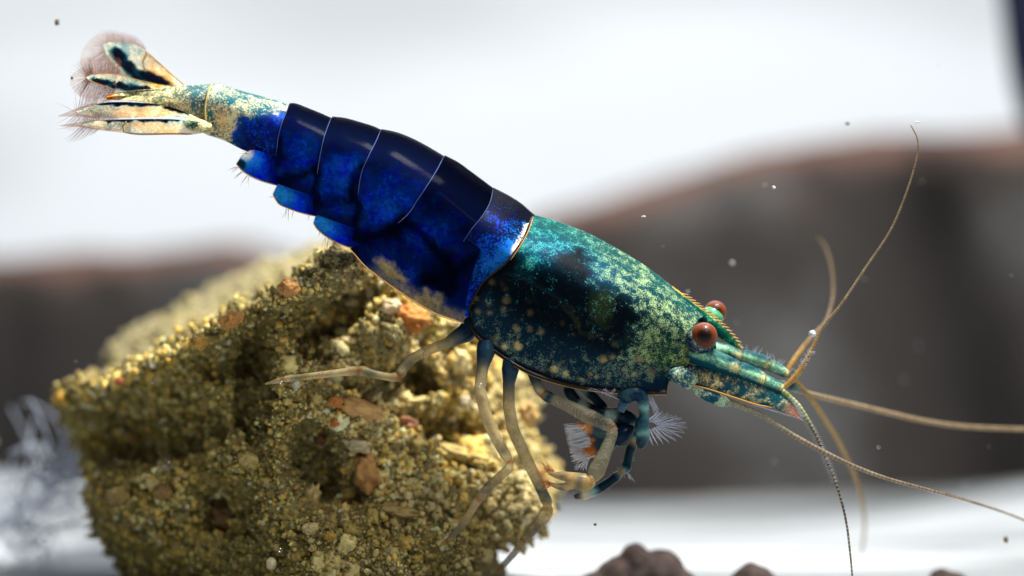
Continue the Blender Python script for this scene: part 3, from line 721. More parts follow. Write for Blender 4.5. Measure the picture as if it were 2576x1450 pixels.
CV = [(1180, 790), (1183, 812), (1195, 838), (1214, 857), (1260, 893), (1313, 926), (1360, 946), (1427, 966), (1493, 978), (1593, 986), (1675, 988)]
carapace, cnear = shell('carapace', CP, CA, CD, CV, lambda u, v: 0.07-0.09*sm(0.75, 1.0, u), carap_col, mcar, shrimp, nu=190, nv=120, tuck=0.2, relief=carap_relief)
mdk = plain('dark_margin', lin('#1c1712'), rough=0.22, spec=0.6, transl=0.1)
rim('lower_margin', cnear[8:, -1]+np.array((0, -0.02, 0)), 5.0, mdk, carapace)
rim('lower_margin_lip', cnear[30:, -1]+np.array((0, -0.03, -0.055)), 1.3, mrimo, carapace)
rim('hind_margin', cnear[0, 2:]+np.array((0, -0.02, 0)), 2.6, mdk, carapace)
rim('hind_margin_line', cnear[1, 2:52]+np.array((0.02, -0.035, 0)), 1.3, mrimo, carapace)
rim('front_margin', cnear[-1, 30:]+np.array((0, -0.01, 0)), 1.2, mrimj, carapace)

# ---- rostrum with teeth
def rost_col(px, py, s, c):
    A = mixc(lin('#06302e'), lin('#0c4a3e'), s); B = mixc(lin('#4f9a6c'), lin('#a88634'), np.maximum(sm(0.86, 1.0, s), 1-sm(0.0, 0.2, c)))
    return A, B, 0.05+1.1*(1-sm(0.03, 0.11, c))+0.9*sm(0.8, 1, c)*sm(0.3, 0.6, s)+0.9*sm(0.88, 1, s)-0.25*sm(0.3, 0.5, c)*(1-sm(0.8, 0.95, c)), 1+0*px
RT = [(1690, 719), (1717, 739), (1753, 767), (1781, 788), (1809, 811), (1830, 831), (1847, 850), (1868, 876)]
RB = [(1690, 775), (1730, 800), (1768, 816), (1790, 834), (1808, 849), (1832, 866), (1850, 875), (1868, 881)]
rostrum = plate('rostrum', RT, RB, lambda s, c: -0.02+0*s, lambda s: 6+26*(1-s)**2.0, mshell, shrimp, rost_col, n=80, m=24)
mtooth = plain('tooth', lin('#a8823a'), rough=0.3, transl=0.3, noise_scale=6, c2=lin('#c0a468'))
rt = curve(RT, 200)
th = None
for i in range(16):
    k = int(30+i*(190-30)/16); p = rt[k]; d = rt[min(k+4, 199)]-rt[k-4]; d /= np.linalg.norm(d); nrm = np.array((d[1], -d[0]))
    Ls = 14-4*i/20
    b0, b1, tip = p-d*4.5, p+d*4.5, p+d*Ls+nrm*8.5
    a = [np.array(P(*b0, -0.03)), np.array(P(*b1, -0.03)), np.array(P(*(p), -0.09)), np.array(P(*(p), 0.05)), np.array(P(*tip, -0.02))]
    mesh_obj('tooth', np.array(a)-SO, np.array([(0, 2, 4), (2, 1, 4), (1, 3, 4), (3, 0, 4)]), mtooth, rostrum, smooth=False)
seg = []
for i in range(26):
    k = int(34+i*6.2); p = rt[min(k, 199)]; d = rt[min(k+3, 199)]-rt[min(k, 198)-3]; d /= np.linalg.norm(d); nrm = np.array((d[1], -d[0]))
    q = p+d*7; seg.append(((q[0], q[1], 0), (*(q+d*9+nrm*random.uniform(2, 5)), random.uniform(-.1, .1))))
hairs('setae', seg, mhairw, rostrum, 0.8)

# ---- abdominal segments
def seg_col(bright, dorsal_dark=1.0):
    def fn(px, py, u, v):
        px, py = warp(px, py, 14, 1.4)
        A = np.broadcast_to(lin('#04091f'), (len(px), 3)); B = np.broadcast_to(lin('#0d36a4'), (len(px), 3))
        dd = 1-sm(0.0, 0.20, v); A = mixc(A, lin('#020207'), dd*0.8)
        band = sm(0.10, 0.50, v)*(1-0.5*sm(0.85, 1.0, v))
        A = mixc(A, lin('#06103f'), band*0.8)
        fac = -0.36+0.62*band-0.5*dd+0.10*np.exp(-((v-0.2)/0.06)**2)
        for (cx, cy, rx, ry, w) in bright: fac = fac+w*blob(px, py, cx, cy, rx, ry, 0.4, 0.8)
        for (x0, y0, x1, y1, wd) in DARKL:      # muscle divisions showing through
            t = np.clip(((px-x0)*(x1-x0)+(py-y0)*(y1-y0))/((x1-x0)**2+(y1-y0)**2), 0, 1)
            d = np.hypot(px-x0-t*(x1-x0), py-y0-t*(y1-y0)); k = np.exp(-(d/(wd*1.7))**2)
            A = mixc(A, lin('#01030c'), k*0.7); fac = fac-k*0.55
        return A, B, fac, 1+0*px
    return fn
DARKL = [(620, 382, 700, 350, 9), (705, 460, 800, 430, 10), (698, 360, 700, 460, 5), (800, 430, 795, 520, 6), (795, 520, 880, 500, 10), (885, 500, 905, 430, 6), (890, 600, 990, 580, 14), (990, 580, 1020, 550, 10), (900, 520, 898, 590, 6),
         (1030, 560, 1120, 655, 8), (1070, 710, 1200, 660, 14), (1130, 640, 1140, 720, 9), (1090, 700, 1130, 740, 10)]
# sixth segment: pale at the tail end, blue patch on the side
def s6_col(px, py, u, v):
    px, py = warp(px, py, 14, 2.0)
    blue = np.maximum(blob(px, py, 680, 350, 88, 62, 0.2, 0.3), blob(px, py, 745, 330, 60, 60, 0, 0.4))
    A = mixc(lin('#14505a'), lin('#081a5e'), blue); A = mixc(A, lin('#050a30'), blob(px, py, 690, 385, 80, 16, 0.3, 0.5)*0.8)
    B = mixc(lin('#aeab8c'), lin('#c4b284'), sm(0.3, 0.8, v)); B = mixc(B, lin('#c4bca4'), blob(px, py, 715, 275, 34, 30, 0, 0.6))
    B = mixc(B, lin('#0e3fb4'), sm(0.35, 0.7, blue)); B = mixc(B, lin('#d0a25c'), blob(px, py, 560, 300, 22, 34, 0, .6)*0.5)
    fac = 0.60-0.05*v; fac = fac*(1-blue)+blue*(0.05); fac = fac+0.5*blob(px, py, 570, 310, 38, 36, 0, 0.5)+0.5*blob(px, py, 712, 282, 26, 30, 0, 0.5)
    fac = fac-0.6*(1-sm(0.0, 0.06, v))*sm(0.05, 0.3, u)
    return A, B, fac, 1+0*px
SEG6 = dict(P=[(535, 209), (526, 241), (520, 270), (521, 316), (517, 338)], A=[(760, 276), (740, 330), (722, 370), (718, 406)],
            D=[(535, 209), (575, 219), (615, 231), (681, 249), (728, 264), (760, 276)], V=[(517, 338), (563, 353), (615, 379), (668, 395), (718, 406)])
SEG5 = dict(P=[(729, 259.5), (723, 285), (712, 319), (704, 354), (700.7, 385), (698, 423), (703, 464)], A=[(862, 306), (848, 370), (836, 430), (826, 500)],
            D=[(729, 259.5), (746, 261), (775, 272), (806, 284.5), (835, 297), (862, 306)], V=[(703, 464), (740, 478), (780, 490), (826, 500)])
SEG4 = dict(P=[(836, 293.5), (829.7, 313), (817, 360), (806, 417), (801, 455), (791, 498), (795, 540)], A=[(988, 337), (960, 420), (930, 500), (920, 580)],
            D=[(836, 293.5), (868, 297), (905, 307), (940, 318), (962, 328), (988, 337)], V=[(795, 540), (840, 556), (880, 570), (920, 580)])
SEG3 = dict(P=[(960, 325), (948, 360), (932, 395), (913, 442), (903.6, 505), (899, 558), (888, 606)], A=[(1142, 406), (1110, 480), (1065, 560), (1020, 650)],
            D=[(960, 325), (995, 332), (1030, 345), (1070, 365), (1119, 394), (1142, 406)], V=[(888, 606), (930, 622), (975, 638), (1020, 650)])
SEG2 = dict(P=[(1119, 391), (1102, 429), (1080, 467), (1055, 505), (1026, 546), (965, 592), (884.5, 626.5)], A=[(1266, 490), (1240, 565), (1205, 640), (1180, 720), (1168, 800)],
            D=[(1119, 391), (1152, 408), (1184, 431), (1215, 454), (1242, 474), (1266, 490)], V=[(884.5, 626.5), (916, 664), (953, 695), (1002, 730), (1054, 764), (1102, 790), (1168, 812)])
SEG1 = dict(P=[(1242, 472.5), (1234, 511), (1215, 546), (1188, 580), (1166, 615), (1152, 665), (1148, 720), (1150, 775)], A=[(1362, 553), (1330, 620), (1275, 690), (1225, 745), (1200, 800)],
            D=[(1242, 472.5), (1278, 491), (1310, 511), (1338, 535), (1362, 553)], V=[(1150, 775), (1160, 790), (1175, 797), (1200, 800)])
def s1_col(px, py, u, v):
    A, B, fac, al = seg_col([(1240, 660, 60, 40, 0.5), (1150, 770, 50, 40, 0.9), (1130, 690, 40, 30, 0.2)])(px, py, u, v)
    cp = curve(CP, 80); d = np.full(px.shape, 1e9)
    for q in cp[:60]: d = np.minimum(d, np.hypot(px-q[0], py-q[1]))
    near = 0.8*np.exp(-(d/15)**2)*sm(550, 568, py)*(1-sm(615, 665, py))
    halo = np.exp(-(d/42)**2)*sm(535, 570, py)*(1-sm(640, 740, py))
    B = mixc(B, lin('#1464b4'), np.clip(halo*1.3, 0, 1)); B = mixc(B, lin('#efe4cc'), sm(0.25, 0.75, near))
    B = mixc(B, lin('#8a7a54'), blob(px, py, 1120, 790, 60, 14, 0.4, 0.6))
    return A, B, fac+0.75*halo+0.45*near, al
def s2_col(px, py, u, v):
    A, B, fac, al = seg_col([(1060, 600, 50, 40, 0.35), (1130, 560, 24, 40, 0.3), (1050, 690, 40, 30, 0.3), (960, 640, 60, 30, 0.2)])(px, py, u, v)
    e = sm(0.86, 0.97, v)*sm(0.12, 0.3, u); px, py = warp(px, py, 22, 2.2)
    cl = np.maximum(blob(px, py, 985, 690, 42, 26, 0.6, 0.5), blob(px, py, 1080, 765, 60, 26, 0.5, 0.5))
    k = np.clip(np.maximum(e*0.8, cl), 0, 1)
    A = mixc(A, lin('#0d3552'), k); B = mixc(B, lin('#9a8a5e'), k); fac = fac+0.85*k
    return A, B, fac, al-0.25*cl
FLARE = lambda u, v: 0.055-0.085*u
S6, n6 = shell('abdominal_segment', SEG6['P'], SEG6['A'], SEG6['D'], SEG6['V'], FLARE, s6_col, mshell, shrimp, 90, 60, tuck=1.2)
S5, n5 = shell('abdominal_segment', *[SEG5[k] for k in 'PADV'], FLARE, seg_col([(760, 370, 40, 30, 0.35), (755, 430, 45, 30, 0.45), (722, 330, 20, 30, 0.1)]), mseg, shrimp, 60, 60)
S4, n4 = shell('abdominal_segment', *[SEG4[k] for k in 'PADV'], FLARE, seg_col([(870, 440, 45, 40, 0.45), (845, 500, 40, 30, 0.5), (860, 400, 30, 20, 0.2)]), mseg, shrimp, 60, 60)
S3, n3 = shell('abdominal_segment', *[SEG3[k] for k in 'PADV'], FLARE, seg_col([(980, 500, 50, 60, 0.35), (950, 550, 40, 40, 0.3), (1040, 500, 20, 30, 0.2)]), mseg, shrimp, 70, 70)
S2, n2_ = shell('abdominal_segment', *[SEG2[k] for k in 'PADV'], lambda u, v: 0.055-0.085*u+0.09*sm(0.4, 0.6, v), s2_col, mflap, shrimp, 90, 90)
S1, n1_ = shell('abdominal_segment', *[SEG1[k] for k in 'PADV'], lambda u, v: 0.055-0.085*u-0.16*sm(0.38, 0.6, v), s1_col, mshell, shrimp, 90, 90)
S6['label'] = 'pale speckled last segment with blue side patch'; S1['label'] = 'navy segment with white and sky blue front edge'
for so, nn, r in ((S5, n5, 0.9), (S4, n4, 1.0), (S3, n3, 1.1), (S2, n2_, 1.1), (S1, n1_, 0.9)):
    k = int(nn.shape[1]*0.62)
    rim('rim', nn[0, 1:k]+np.array((-0.012, -0.02, 0)), r, mrim, so)
rim('rim', n6[0, 1:-1]+np.array((0, -0.02, 0)), 2.4, mrimp, S6)
rim('edge_line', n2_[:, -1]+np.array((0, -0.01, -0.01)), 1.7, mrimo, S2)

# hanging side flaps (pleura), near and far side
def flap_col(cx, cy, tipx, tipy, tipw):
    def fn(px, py, s, c):
        t = blob(px, py, tipx, tipy, 34, 24, 0.4, 0.7)
        A = np.broadcast_to(lin('#0a2cc8'), (len(px), 3)); B = np.broadcast_to(lin('#1f70ff'), (len(px), 3))
        A = mixc(A, lin('#061878'), sm(cx, cx+90, px)*0.6)
        B = mixc(B, lin('#30a8f4'), t); A = mixc(A, lin('#0a5a9a'), t)
        if tipw: B = mixc(B, lin('#e4ecf0'), blob(px, py, 622, 392, 17, 11, -0.6, 0.5)); A = mixc(A, lin('#0a3f58'), blob(px, py, 606, 413, 14, 13, 0, 0.5)); 
        fac = 0.55+0.5*t-0.3*sm(cx, cx+80, px)
        if tipw: fac = fac+0.6*blob(px, py, 622, 392, 17, 11, -0.6, 0.5)-1.2*blob(px, py, 605, 413, 13, 12, 0, 0.4)
        return A, B, fac, 0.93+0*px
    return fn
FL = [(S5, [(735, 402), (690, 392), (640, 378), (613, 390), (596, 412)], [(735, 478), (705, 468.5), (664, 457.5), (633, 445), (610, 430), (596, 414)], 0.70, (640, 430, 615, 400, 1)),
      (S4, [(840, 460), (790, 462), (740, 440), (704, 461), (688, 488)], [(840, 552), (797, 544.5), (759, 536), (727, 525), (702, 513), (688, 492)], 0.84, (740, 500, 705, 490, 0)),
      (S3, [(960, 540), (900, 535), (840, 525), (799, 543), (790, 560)], [(960, 630), (910, 625), (885, 623.5), (853, 613), (822, 596), (800, 578), (790, 564)], 0.88, (840, 580, 808, 565, 0))]
for so, tp, bt, w, cp in FL:
    for sgn in (-1, 1):
        pl = plate('pleuron', tp, bt, lambda s, c, sg=sgn, w=w: sg*(w+0.03-0.10*c*s-0.55*sm(0.62, 0.0, s)), 2.5, mflap, so, flap_col(*cp), 60, 24)
        b = curve(bt, 60)[8:]; t2 = curve(tp, 60)[40:][::-1]; e = np.vstack([b, t2])
        rim('edge_line', PA(e[:, 0], e[:, 1], sgn*(w-0.05)-0.02), 1.3, mrimo, so)
seg = []
for (x, y, a, L, n) in ((600, 420, 200, 26, 6), (612, 432, 240, 30, 5), (625, 442, 250, 34, 5), (690, 496, 190, 12, 3), (722, 526, 255, 30, 5), (740, 532, 265, 20, 2), (800, 580, 260, 16, 2), (822, 600, 262, 42, 4), (775, 542, 262, 14, 2), (915, 665, 250, 20, 3), (628, 388, 160, 20, 4), (640, 388, 130, 16, 3)):
    for _ in range(n):
        t = math.radians(a+random.uniform(-22, 22)); l = L*random.uniform(0.6, 1.1); x0 = x+random.uniform(-6, 6)
        seg.append(((x0, y, -1.1), (x0+l*math.cos(t), y-l*math.sin(t), -1.1)))
hairs('setae', seg, mhair, S4, 0.7)

# ---- telson
def telson_col(px, py, u, v):
    A = mixc(lin('#2a6a64'), lin('#7a5a1e'), 0.45+0*px); A = mixc(A, lin('#145a70'), sm(420, 500, px)*0.7); B = mixc(lin('#cfc69e'), lin('#ccb886'), v)
    A = mixc(A, lin('#a3571c'), 1-sm(280, 305, px)); B = mixc(B, lin('#b86a24'), 1-sm(278, 300, px))
    fac = 0.52+0.3*v-0.6*blob(px, py, 505, 245, 22, 26, 0, 0.5)-0.5*blob(px, py, 485, 272, 16, 14, 0, 0.5)-0.5*blob(px, py, 512, 285, 16, 14, 0, .5)-0.4*blob(px, py, 470, 222, 40, 8, -.1, .5)
    return A, B, fac, 1+0*px
TP = [(270, 243), (271, 250)]; 
telson, _ = shell('telson', [(270, 241), (269, 246), (270, 251)], [(548, 214), (540, 250), (528, 290), (530, 320)], [(270, 241), (298, 233), (371, 225), (441, 219), (485, 214), (548, 212)],
                  [(270, 251), (287, 252), (355, 256), (407, 269), (459, 283), (530, 318)], lambda u, v: -0.03-0.32*(1-u)*np.minimum(v*2, 1), telson_col, mshell, shrimp, 90, 40, tuck=1.0)
seg = [((276+random.uniform(0, 10), 240+random.uniform(0, 11), -0.1), (262+random.uniform(-10, 6), 236+random.uniform(0, 24), -0.1)) for _ in range(16)]
hairs('setae', seg, mhair, telson, 0.8)

# ---- tail fan
mmem = pigment('membrane', scale=3, contrast=0.5, transl=0.4, trans=1, rough=0.4, bump=0)
def fan_col(darks, edge, ambers=(), base='#fff4d4'):
    def fn(px, py, s, c):
        A = np.broadcast_to(lin('#2f8f92'), (len(px), 3)); B = mixc(lin(base), lin('#fff0cc'), s)
        fac = 0.62+0*px; px, py = warp(px, py, 7, 3.5)
        for (cx, cy, rx, ry, r) in ambers:
            k = blob(px, py, cx, cy, rx, ry, r, 0.5); A = mixc(A, lin('#e0ac44'), k); B = mixc(B, lin('#fff2c8'), k); fac = fac-0.12*k
        for (cx, cy, rx, ry, r) in darks:
            k = blob(px, py, cx, cy, rx, ry, r, 0.45); A = mixc(A, lin('#07142e'), sm(0.35, 0.8, k)); A = mixc(A, lin('#0f5f7c'), k*(1-sm(0.35, 0.8, k))); fac = fac-1.15*k
        return A, B, fac, np.clip(0.92-0.56*sm(0.15, 0.6, fac), 0, 1)
    return fn
def fringe(parent, pts, lens, yv, n, mat, r=0.8, lean=0.15):
    c = curve(pts, n); L = np.interp(np.linspace(0, 1, n), np.linspace(0, 1, len(lens)), lens)
    seg = []
    for i in range(1, n-1):
        d = c[i+1]-c[i-1]; d /= np.linalg.norm(d)+1e-9; nr = np.array((d[1], -d[0]))
        l = L[i]*random.uniform(0.92, 1.06); q = c[i]+(nr+d*lean)*l
        seg.append(((c[i, 0], c[i, 1], yv), (q[0], q[1], yv+random.uniform(-0.04, 0.04))))
    return hairs('setae', seg, mat, parent, r, 0.05)
U1T = [(467, 218), (433, 189), (402, 160), (366, 128), (345, 115), (319, 109), (287, 107), (267, 109), (259, 117)]
U1B = [(467, 220), (415, 221), (371, 215), (334, 202), (303, 181), (277, 152), (263, 129), (259, 119)]
u1 = plate('uropod', U1T, U1B, lambda s, c: 0.5+0.9*s+0.3*c, 3, mfan, shrimp,
           fan_col([(322, 168, 52, 15, 0.72), (388, 198, 45, 13, 0.42), (300, 140, 22, 10, 0.9)], '', [(405, 180, 60, 26, 0.7)]))
u1['label'] = 'broad upper tail fan blade with dark stripe'
rim('edge_line', PA(*curve(U1T[:4], 40).T, 0.5+np.linspace(0, .6, 40)-0.06), 1.6, mrimo, u1)
rim('edge_line', PA(*curve([(366, 129), (368, 140), (361, 150), (360, 165), (366, 176)], 24).T, 1.0), 1.8, mrimo, u1)
rim('edge_line', PA(*curve(U1B[1:], 60).T, np.linspace(.9, 1.4, 60)), 1.0, mrimo, u1)
fringe(u1, U1B[::-1][-1:0:-1] if False else [(345, 205), (303, 181), (277, 152), (263, 129), (259, 117), (267, 109), (287, 107), (319, 109), (345, 115), (366, 128)],
       [18, 48, 60, 58, 48, 36, 30, 26, 20, 6], 1.4, 170, mhair, lean=-0.1)
U2T = [(445, 219), (400, 213), (355, 204), (303, 190), (266, 186), (233, 188), (217, 194)]
U2B = [(445, 222), (380, 228), (319, 231), (290, 227), (251, 213), (225, 203), (217, 196)]
u2 = plate('uropod', U2T, U2B, lambda s, c: 0.35+0.2*c, 3, mfan, shrimp, fan_col([(300, 216, 58, 10, 0.16), (255, 206, 25, 7, 0.35), (360, 224, 40, 6, 0.05)], '', [(400, 216, 40, 8, 0)]))
u2['label'] = 'narrow upper tail fan blade with dark blue stripe'
rim('edge_line', PA(*curve(U2T[1:]+U2B[::-1][:4], 80).T, 0.33), 1.0, mrimo, u2)
fringe(u2, [(290, 227), (251, 213), (225, 203), (217, 195), (233, 188), (266, 186), (303, 190)], [40, 50, 50, 46, 44, 46, 40], 0.5, 120, mhair, lean=0.0)
fringe(u2, [(228, 204), (219, 198), (217, 194), (224, 190), (234, 188)], [48, 48, 46, 46, 46], 0.5, 40, mhair, lean=0.0)
fringe(u2, [(340, 231), (319, 231), (290, 227), (262, 217)], [10, 28, 42, 50], 0.5, 30, mhair, lean=0.35)
memc = lambda a, b, s, c: (lin('#f2ddd2'), lin('#f8ebe4'), 0.5+0*a, 0.20*(1-c)**0.7*0+0.05+0*c)
plate('membrane', [(368, 124), (330, 99), (290, 86), (255, 85), (225, 101), (206, 130), (203, 160), (215, 186), (300, 200)], [(367, 128), (345, 116), (319, 110), (267, 110), (259, 118), (277, 152), (303, 181), (320, 193), (334, 202)], lambda s, c: 1.35+0*s, 0.6, mmem, u1, memc)
plate('membrane', [(303, 187), (250, 174), (205, 172), (180, 190), (176, 210), (190, 232), (215, 247), (260, 248), (300, 234)], [(303, 190), (266, 187), (233, 189), (217, 195), (225, 203), (240, 209), (251, 213), (290, 227), (300, 229)], lambda s, c: 0.5+0*s, 0.6, mmem, u2, memc)
U3T = [(512, 303), (459, 280), (420, 268), (381, 261), (303, 257), (246, 262), (191, 281)]
U3B = [(512, 306), (470, 297), (433, 294), (329, 296), (251, 294), (191, 284)]
u3 = plate('uropod', U3T, U3B, lambda s, c: -0.75+0.35*c, 4, mfan, shrimp, fan_col([(345, 262, 90, 6, 0.02), (430, 273, 50, 5, 0.3), (290, 261, 50, 5, 0)], '', [(370, 282, 90, 12, 0)]))
u3['label'] = 'upper of the two edge-on tail fan blades'
fringe(u3, [(300, 296), (240, 293), (205, 287), (191, 282), (205, 276), (246, 262)], [8, 26, 44, 50, 46, 22], -0.6, 70, mhair, lean=0.6)
plate('membrane', [(330, 256), (246, 259), (200, 270), (146, 292)], [(330, 297), (251, 299), (200, 294), (146, 294)], lambda s, c: -0.55+0*s, 1, mmem, u3, lambda a, b, s, c: (lin('#c89a84'), lin('#dcc0b0'), 0.5+0*a, (0.26-0.18*s)*sm(0.0, 0.4, s)))
U4T = [(519, 322), (480, 308), (441, 301), (355, 300), (251, 304), (204, 313)]
U4B = [(519, 334), (485, 338), (433, 337), (355, 338), (313, 334), (251, 325), (204, 316)]
u4 = plate('uropod', U4T, U4B, lambda s, c: -1.0+0.25*c, 4, mfan, shrimp, fan_col([(360, 301, 110, 6, -0.01), (490, 318, 14, 10, 0), (280, 303, 40, 4, 0)], '', [(400, 322, 80, 12, 0.1)]))
u4['label'] = 'lowest edge-on tail fan blade with amber edge'
rim('edge_line', PA(*curve(U4B[1:5], 50).T, -0.85), 2.2, mrimo, u4)
rim('edge_line', PA(*curve([(318, 306), (310, 318), (313, 333)], 14).T, -1.05), 2.4, mrimo, u4)
fringe(u4, [(251, 325), (215, 318), (204, 314), (215, 311), (251, 304)], [12, 40, 54, 46, 20], -0.9, 46, mhair, lean=0.6)
plate('membrane', [(330, 299), (251, 301), (200, 308), (150, 316)], [(330, 337), (251, 328), (200, 320), (150, 318)], lambda s, c: -0.85+0*s, 1, mmem, u4, lambda a, b, s, c: (lin('#c89070'), lin('#dcb8a4'), 0.5+0*a, (0.30-0.2*s)*sm(0.0, 0.4, s)))
# joint knob at the tail fan base
tube('uropod_base', [(530, 322, -0.7), (505, 318, -0.8), (480, 312, -0.8), (462, 305, -0.8)], [10, 17, 15, 5], mshell, shrimp,
     lambda a, b, s: (lin('#2a4a44'), lin('#d8c690'), 0.7-0.9*blob(a, b, 490, 312, 12, 9)+0*a, 1+0*a))

# ---- eyes
meye = NT('eye'); tc = meye.n('ShaderNodeTexCoord')
vo = meye.n('ShaderNodeTexVoronoi', i_Scale=34.0); meye.l(tc.outputs['Object'], vo.inputs['Vector'])
gm = meye.n('ShaderNodeSeparateXYZ'); meye.l(tc.outputs['Object'], gm.inputs[0])
ln = meye.n('ShaderNodeVectorMath', operation='DISTANCE'); meye.l(tc.outputs['Object'], ln.inputs[0]); ln.inputs[1].default_value = (0.0, -0.99, 0.02)
cc_ = meye.ramp(ln.outputs['Value'], [(0.24, (0.001, 0.0005, 0.0005)), (0.46, (0.03, 0.005, 0.002)), (0.70, (0.20, 0.042, 0.012)), (1.0, (0.24, 0.055, 0.02))])
cc2 = meye.mix(meye.math('MULTIPLY', vo.outputs['Distance'], 0.9, clamp=True), cc_, (0.006, 0.002, 0.001))
pb = meye.n('ShaderNodeBsdfPrincipled', i_Roughness=0.4); pb.inputs['Specular IOR Level'].default_value = 0.1; pb.inputs['Coat Weight'].default_value = 0.5; pb.inputs['Coat IOR'].default_value = 1.2; pb.inputs['Coat Roughness'].default_value = 0.06
bn = meye.n('ShaderNodeBump', i_Distance=0.01, i_Strength=0.3); meye.l(vo.outputs['Distance'], bn.inputs['Height']); meye.l(bn.outputs[0], pb.inputs['Normal'])
meye.l(cc2, pb.inputs['Base Color']); meye.l(pb.outputs[0], meye.out.inputs[0])
mcup = pigment('eyestalk_pigment', scale=2.6, contrast=3.0, rough=0.2, bump=0, coat=0.6)
def eye(px, py, y, r, cup, lab):
    o = mesh_obj('eye', iv3, if3, meye.m, shrimp); o.location = np.array(P(px, py, y))-SO; o.scale = (r/S, r/S, r/S); o['label'] = lab
    n = len(iv3)
    dx, dy, k, ca, cb, fac, yy = cup
    st = mesh_obj('eyestalk', iv3*np.array((1.0, 0.95, 0.98)), if3, mcup, o, {'colA': full(n, lin(ca), 1), 'colB': full(n, lin(cb), fac)})
    st.location = (dx/r, yy, -dy/r); st.scale = (k, k, k)
    return o
eye(1771, 845, -1.15, 33.5, (-8, 10, 1.18, '#0a2438', '#b8c8a8', 0.10, 0.42), 'near round red brown compound eye with dark centre')
e2 = eye(1799, 786, 0.95, 29, (-8, 11, 1.0, '#1f6a50', '#7fbf8a', 0.55, -0.30), 'far red brown eye behind the rostrum with green stalk')
# ---- head appendages
mart = pigment('antennule_pigment', scale=2.4, contrast=2.4, fine=0.8, rough=0.35, bump=0.0, spec=0.15)
def art_col(x0, y0, k):
    def fn(px, py, s):
        lat = py-(y0+k*(px-x0))
        A = np.broadcast_to(lin('#083a44'), (len(px), 3)); B = mixc(lin('#8fbf9c'), lin('#c9be84'), sm(0.65, 0.95, s))
        fac = 0.78-1.3*sm(0, 13, lat)-0.7*sm(-12, -22, lat)-0.25*(1-sm(0.0, 0.15, s))
        return A, B, fac, 1+0*px
    return fn
def peduncle(name, pts, rad, parent): return tube(name, pts, rad, mart, parent, art_col(*((1735, 890, 0.39) if pts[0][2] < 0 else (1778, 870, 0.365))), ns=24, n=40)
an1 = peduncle('antennule', [(1735, 893, -0.75), (1765, 897, -0.85), (1800, 908, -0.9), (1830, 921, -0.9), (1855, 931, -0.9), (1858, 932, -0.9)], [22, 28, 27, 25, 22, 12], shrimp); an1['label'] = 'near antennule with banded whip'
peduncle('article', [(1850, 927, -0.9), (1856, 930, -0.9), (1875, 938, -0.9), (1900, 949, -0.9), (1920, 958, -0.9), (1926, 961, -0.9)], [14, 21, 23, 21.5, 19, 12], an1)
peduncle('article', [(1916, 957, -0.9), (1922, 960, -0.9), (1945, 971, -0.9), (1962, 980, -0.9), (1968, 984, -0.9)], [12, 18, 18, 16, 9], an1)
an2 = peduncle('antennule', [(1778, 872, 0.5), (1800, 880, 0.5), (1830, 887, 0.5), (1862, 897, 0.5), (1868, 899, 0.5)], [16, 19, 20, 18, 10], shrimp); an2['label'] = 'far antennule behind the near one'
peduncle('article', [(1860, 896, 0.5), (1866, 897, 0.5), (1890, 903, 0.5), (1920, 912, 0.5), (1933, 918, 0.5), (1938, 920, 0.5)], [10, 18, 19, 18, 16, 9], an2)
peduncle('article', [(1930, 917, 0.5), (1936, 919, 0.5), (1958, 929, 0.5), (1976, 941, 0.5), (1981, 946, 0.5)], [9, 15, 15, 11, 6], an2)
for par, pts in ((an1, [(1857, 915, 947, -1.2), (1921, 942, 977, -1.2)]), (an2, [(1865, 880, 916, 0.28), (1935, 902, 934, 0.28)])):
    for (x, ya, yb, yy) in pts:
        c = curve([(x+4, ya, 0), (x+6, (ya+yb)/2-2, 0), (x-8, yb, 0)], 14); rim('joint_line', PA(c[:, 0], c[:, 1], yy+0.28*np.abs(np.linspace(-1, 1, 14))**2-0.02), 1.2, mrimj, par)
seg = []
for (x, y) in [(1895, 884), (1900, 886), (1908, 889), (1930, 897), (1935, 900), (1948, 908), (1955, 913), (1962, 918), (1905, 935), (1870, 930), (1985, 935), (1880, 880)]:
    for _ in range(3):
        t = math.radians(random.uniform(30, 110)); l = random.uniform(9, 20); seg.append(((x+random.uniform(-4, 4), y+3, 0.2), (x+l*math.cos(t), y-l*math.sin(t), 0.2)))
hairs('setae', seg, mhairw, an1, 0.7)
def flag_col(ca, cb, bands, base=None, al=0.95):
    def fn(px, py, s):
        b = np.sin(s*PI*2*bands)
        A = np.broadcast_to(lin(ca), (len(px), 3)); 
        if base: A = mixc(lin(base), A, sm(0.10, 0.28, s))
        return A, lin(cb), 0.35+0.3*b+0*px, al-0.1-0.25*s
    return fn
def flagellum(par, pts, rad, ca, cb, bands, nring, base=None, n=None, al=0.95): return tube('flagellum', pts, np.array(rad)*0.80, mant, par, flag_col(ca, cb, bands, base, al), ns=10, n=n or nring*5, ring=0.10, nring=nring)
flagellum(an1, [(1964, 980, -0.9), (1985, 964, -0.9), (2003, 945, -0.9), (2031, 902, -0.85), (2064, 833, -0.8), (2085, 803, -0.8), (2115, 767, -0.8), (2177, 675, -0.8), (2243, 574, -0.8), (2288, 462, -0.8), (2308, 385, -0.8), (2308, 350, -0.8), (2291, 315, -0.8)],
          [8, 9, 10, 8, 5, 4.6, 4.2, 3.8, 3.5, 3.2, 2.8, 2.5, 1.5], '#7d6a52', '#b5a890', 95, 95, base='#9c7434')
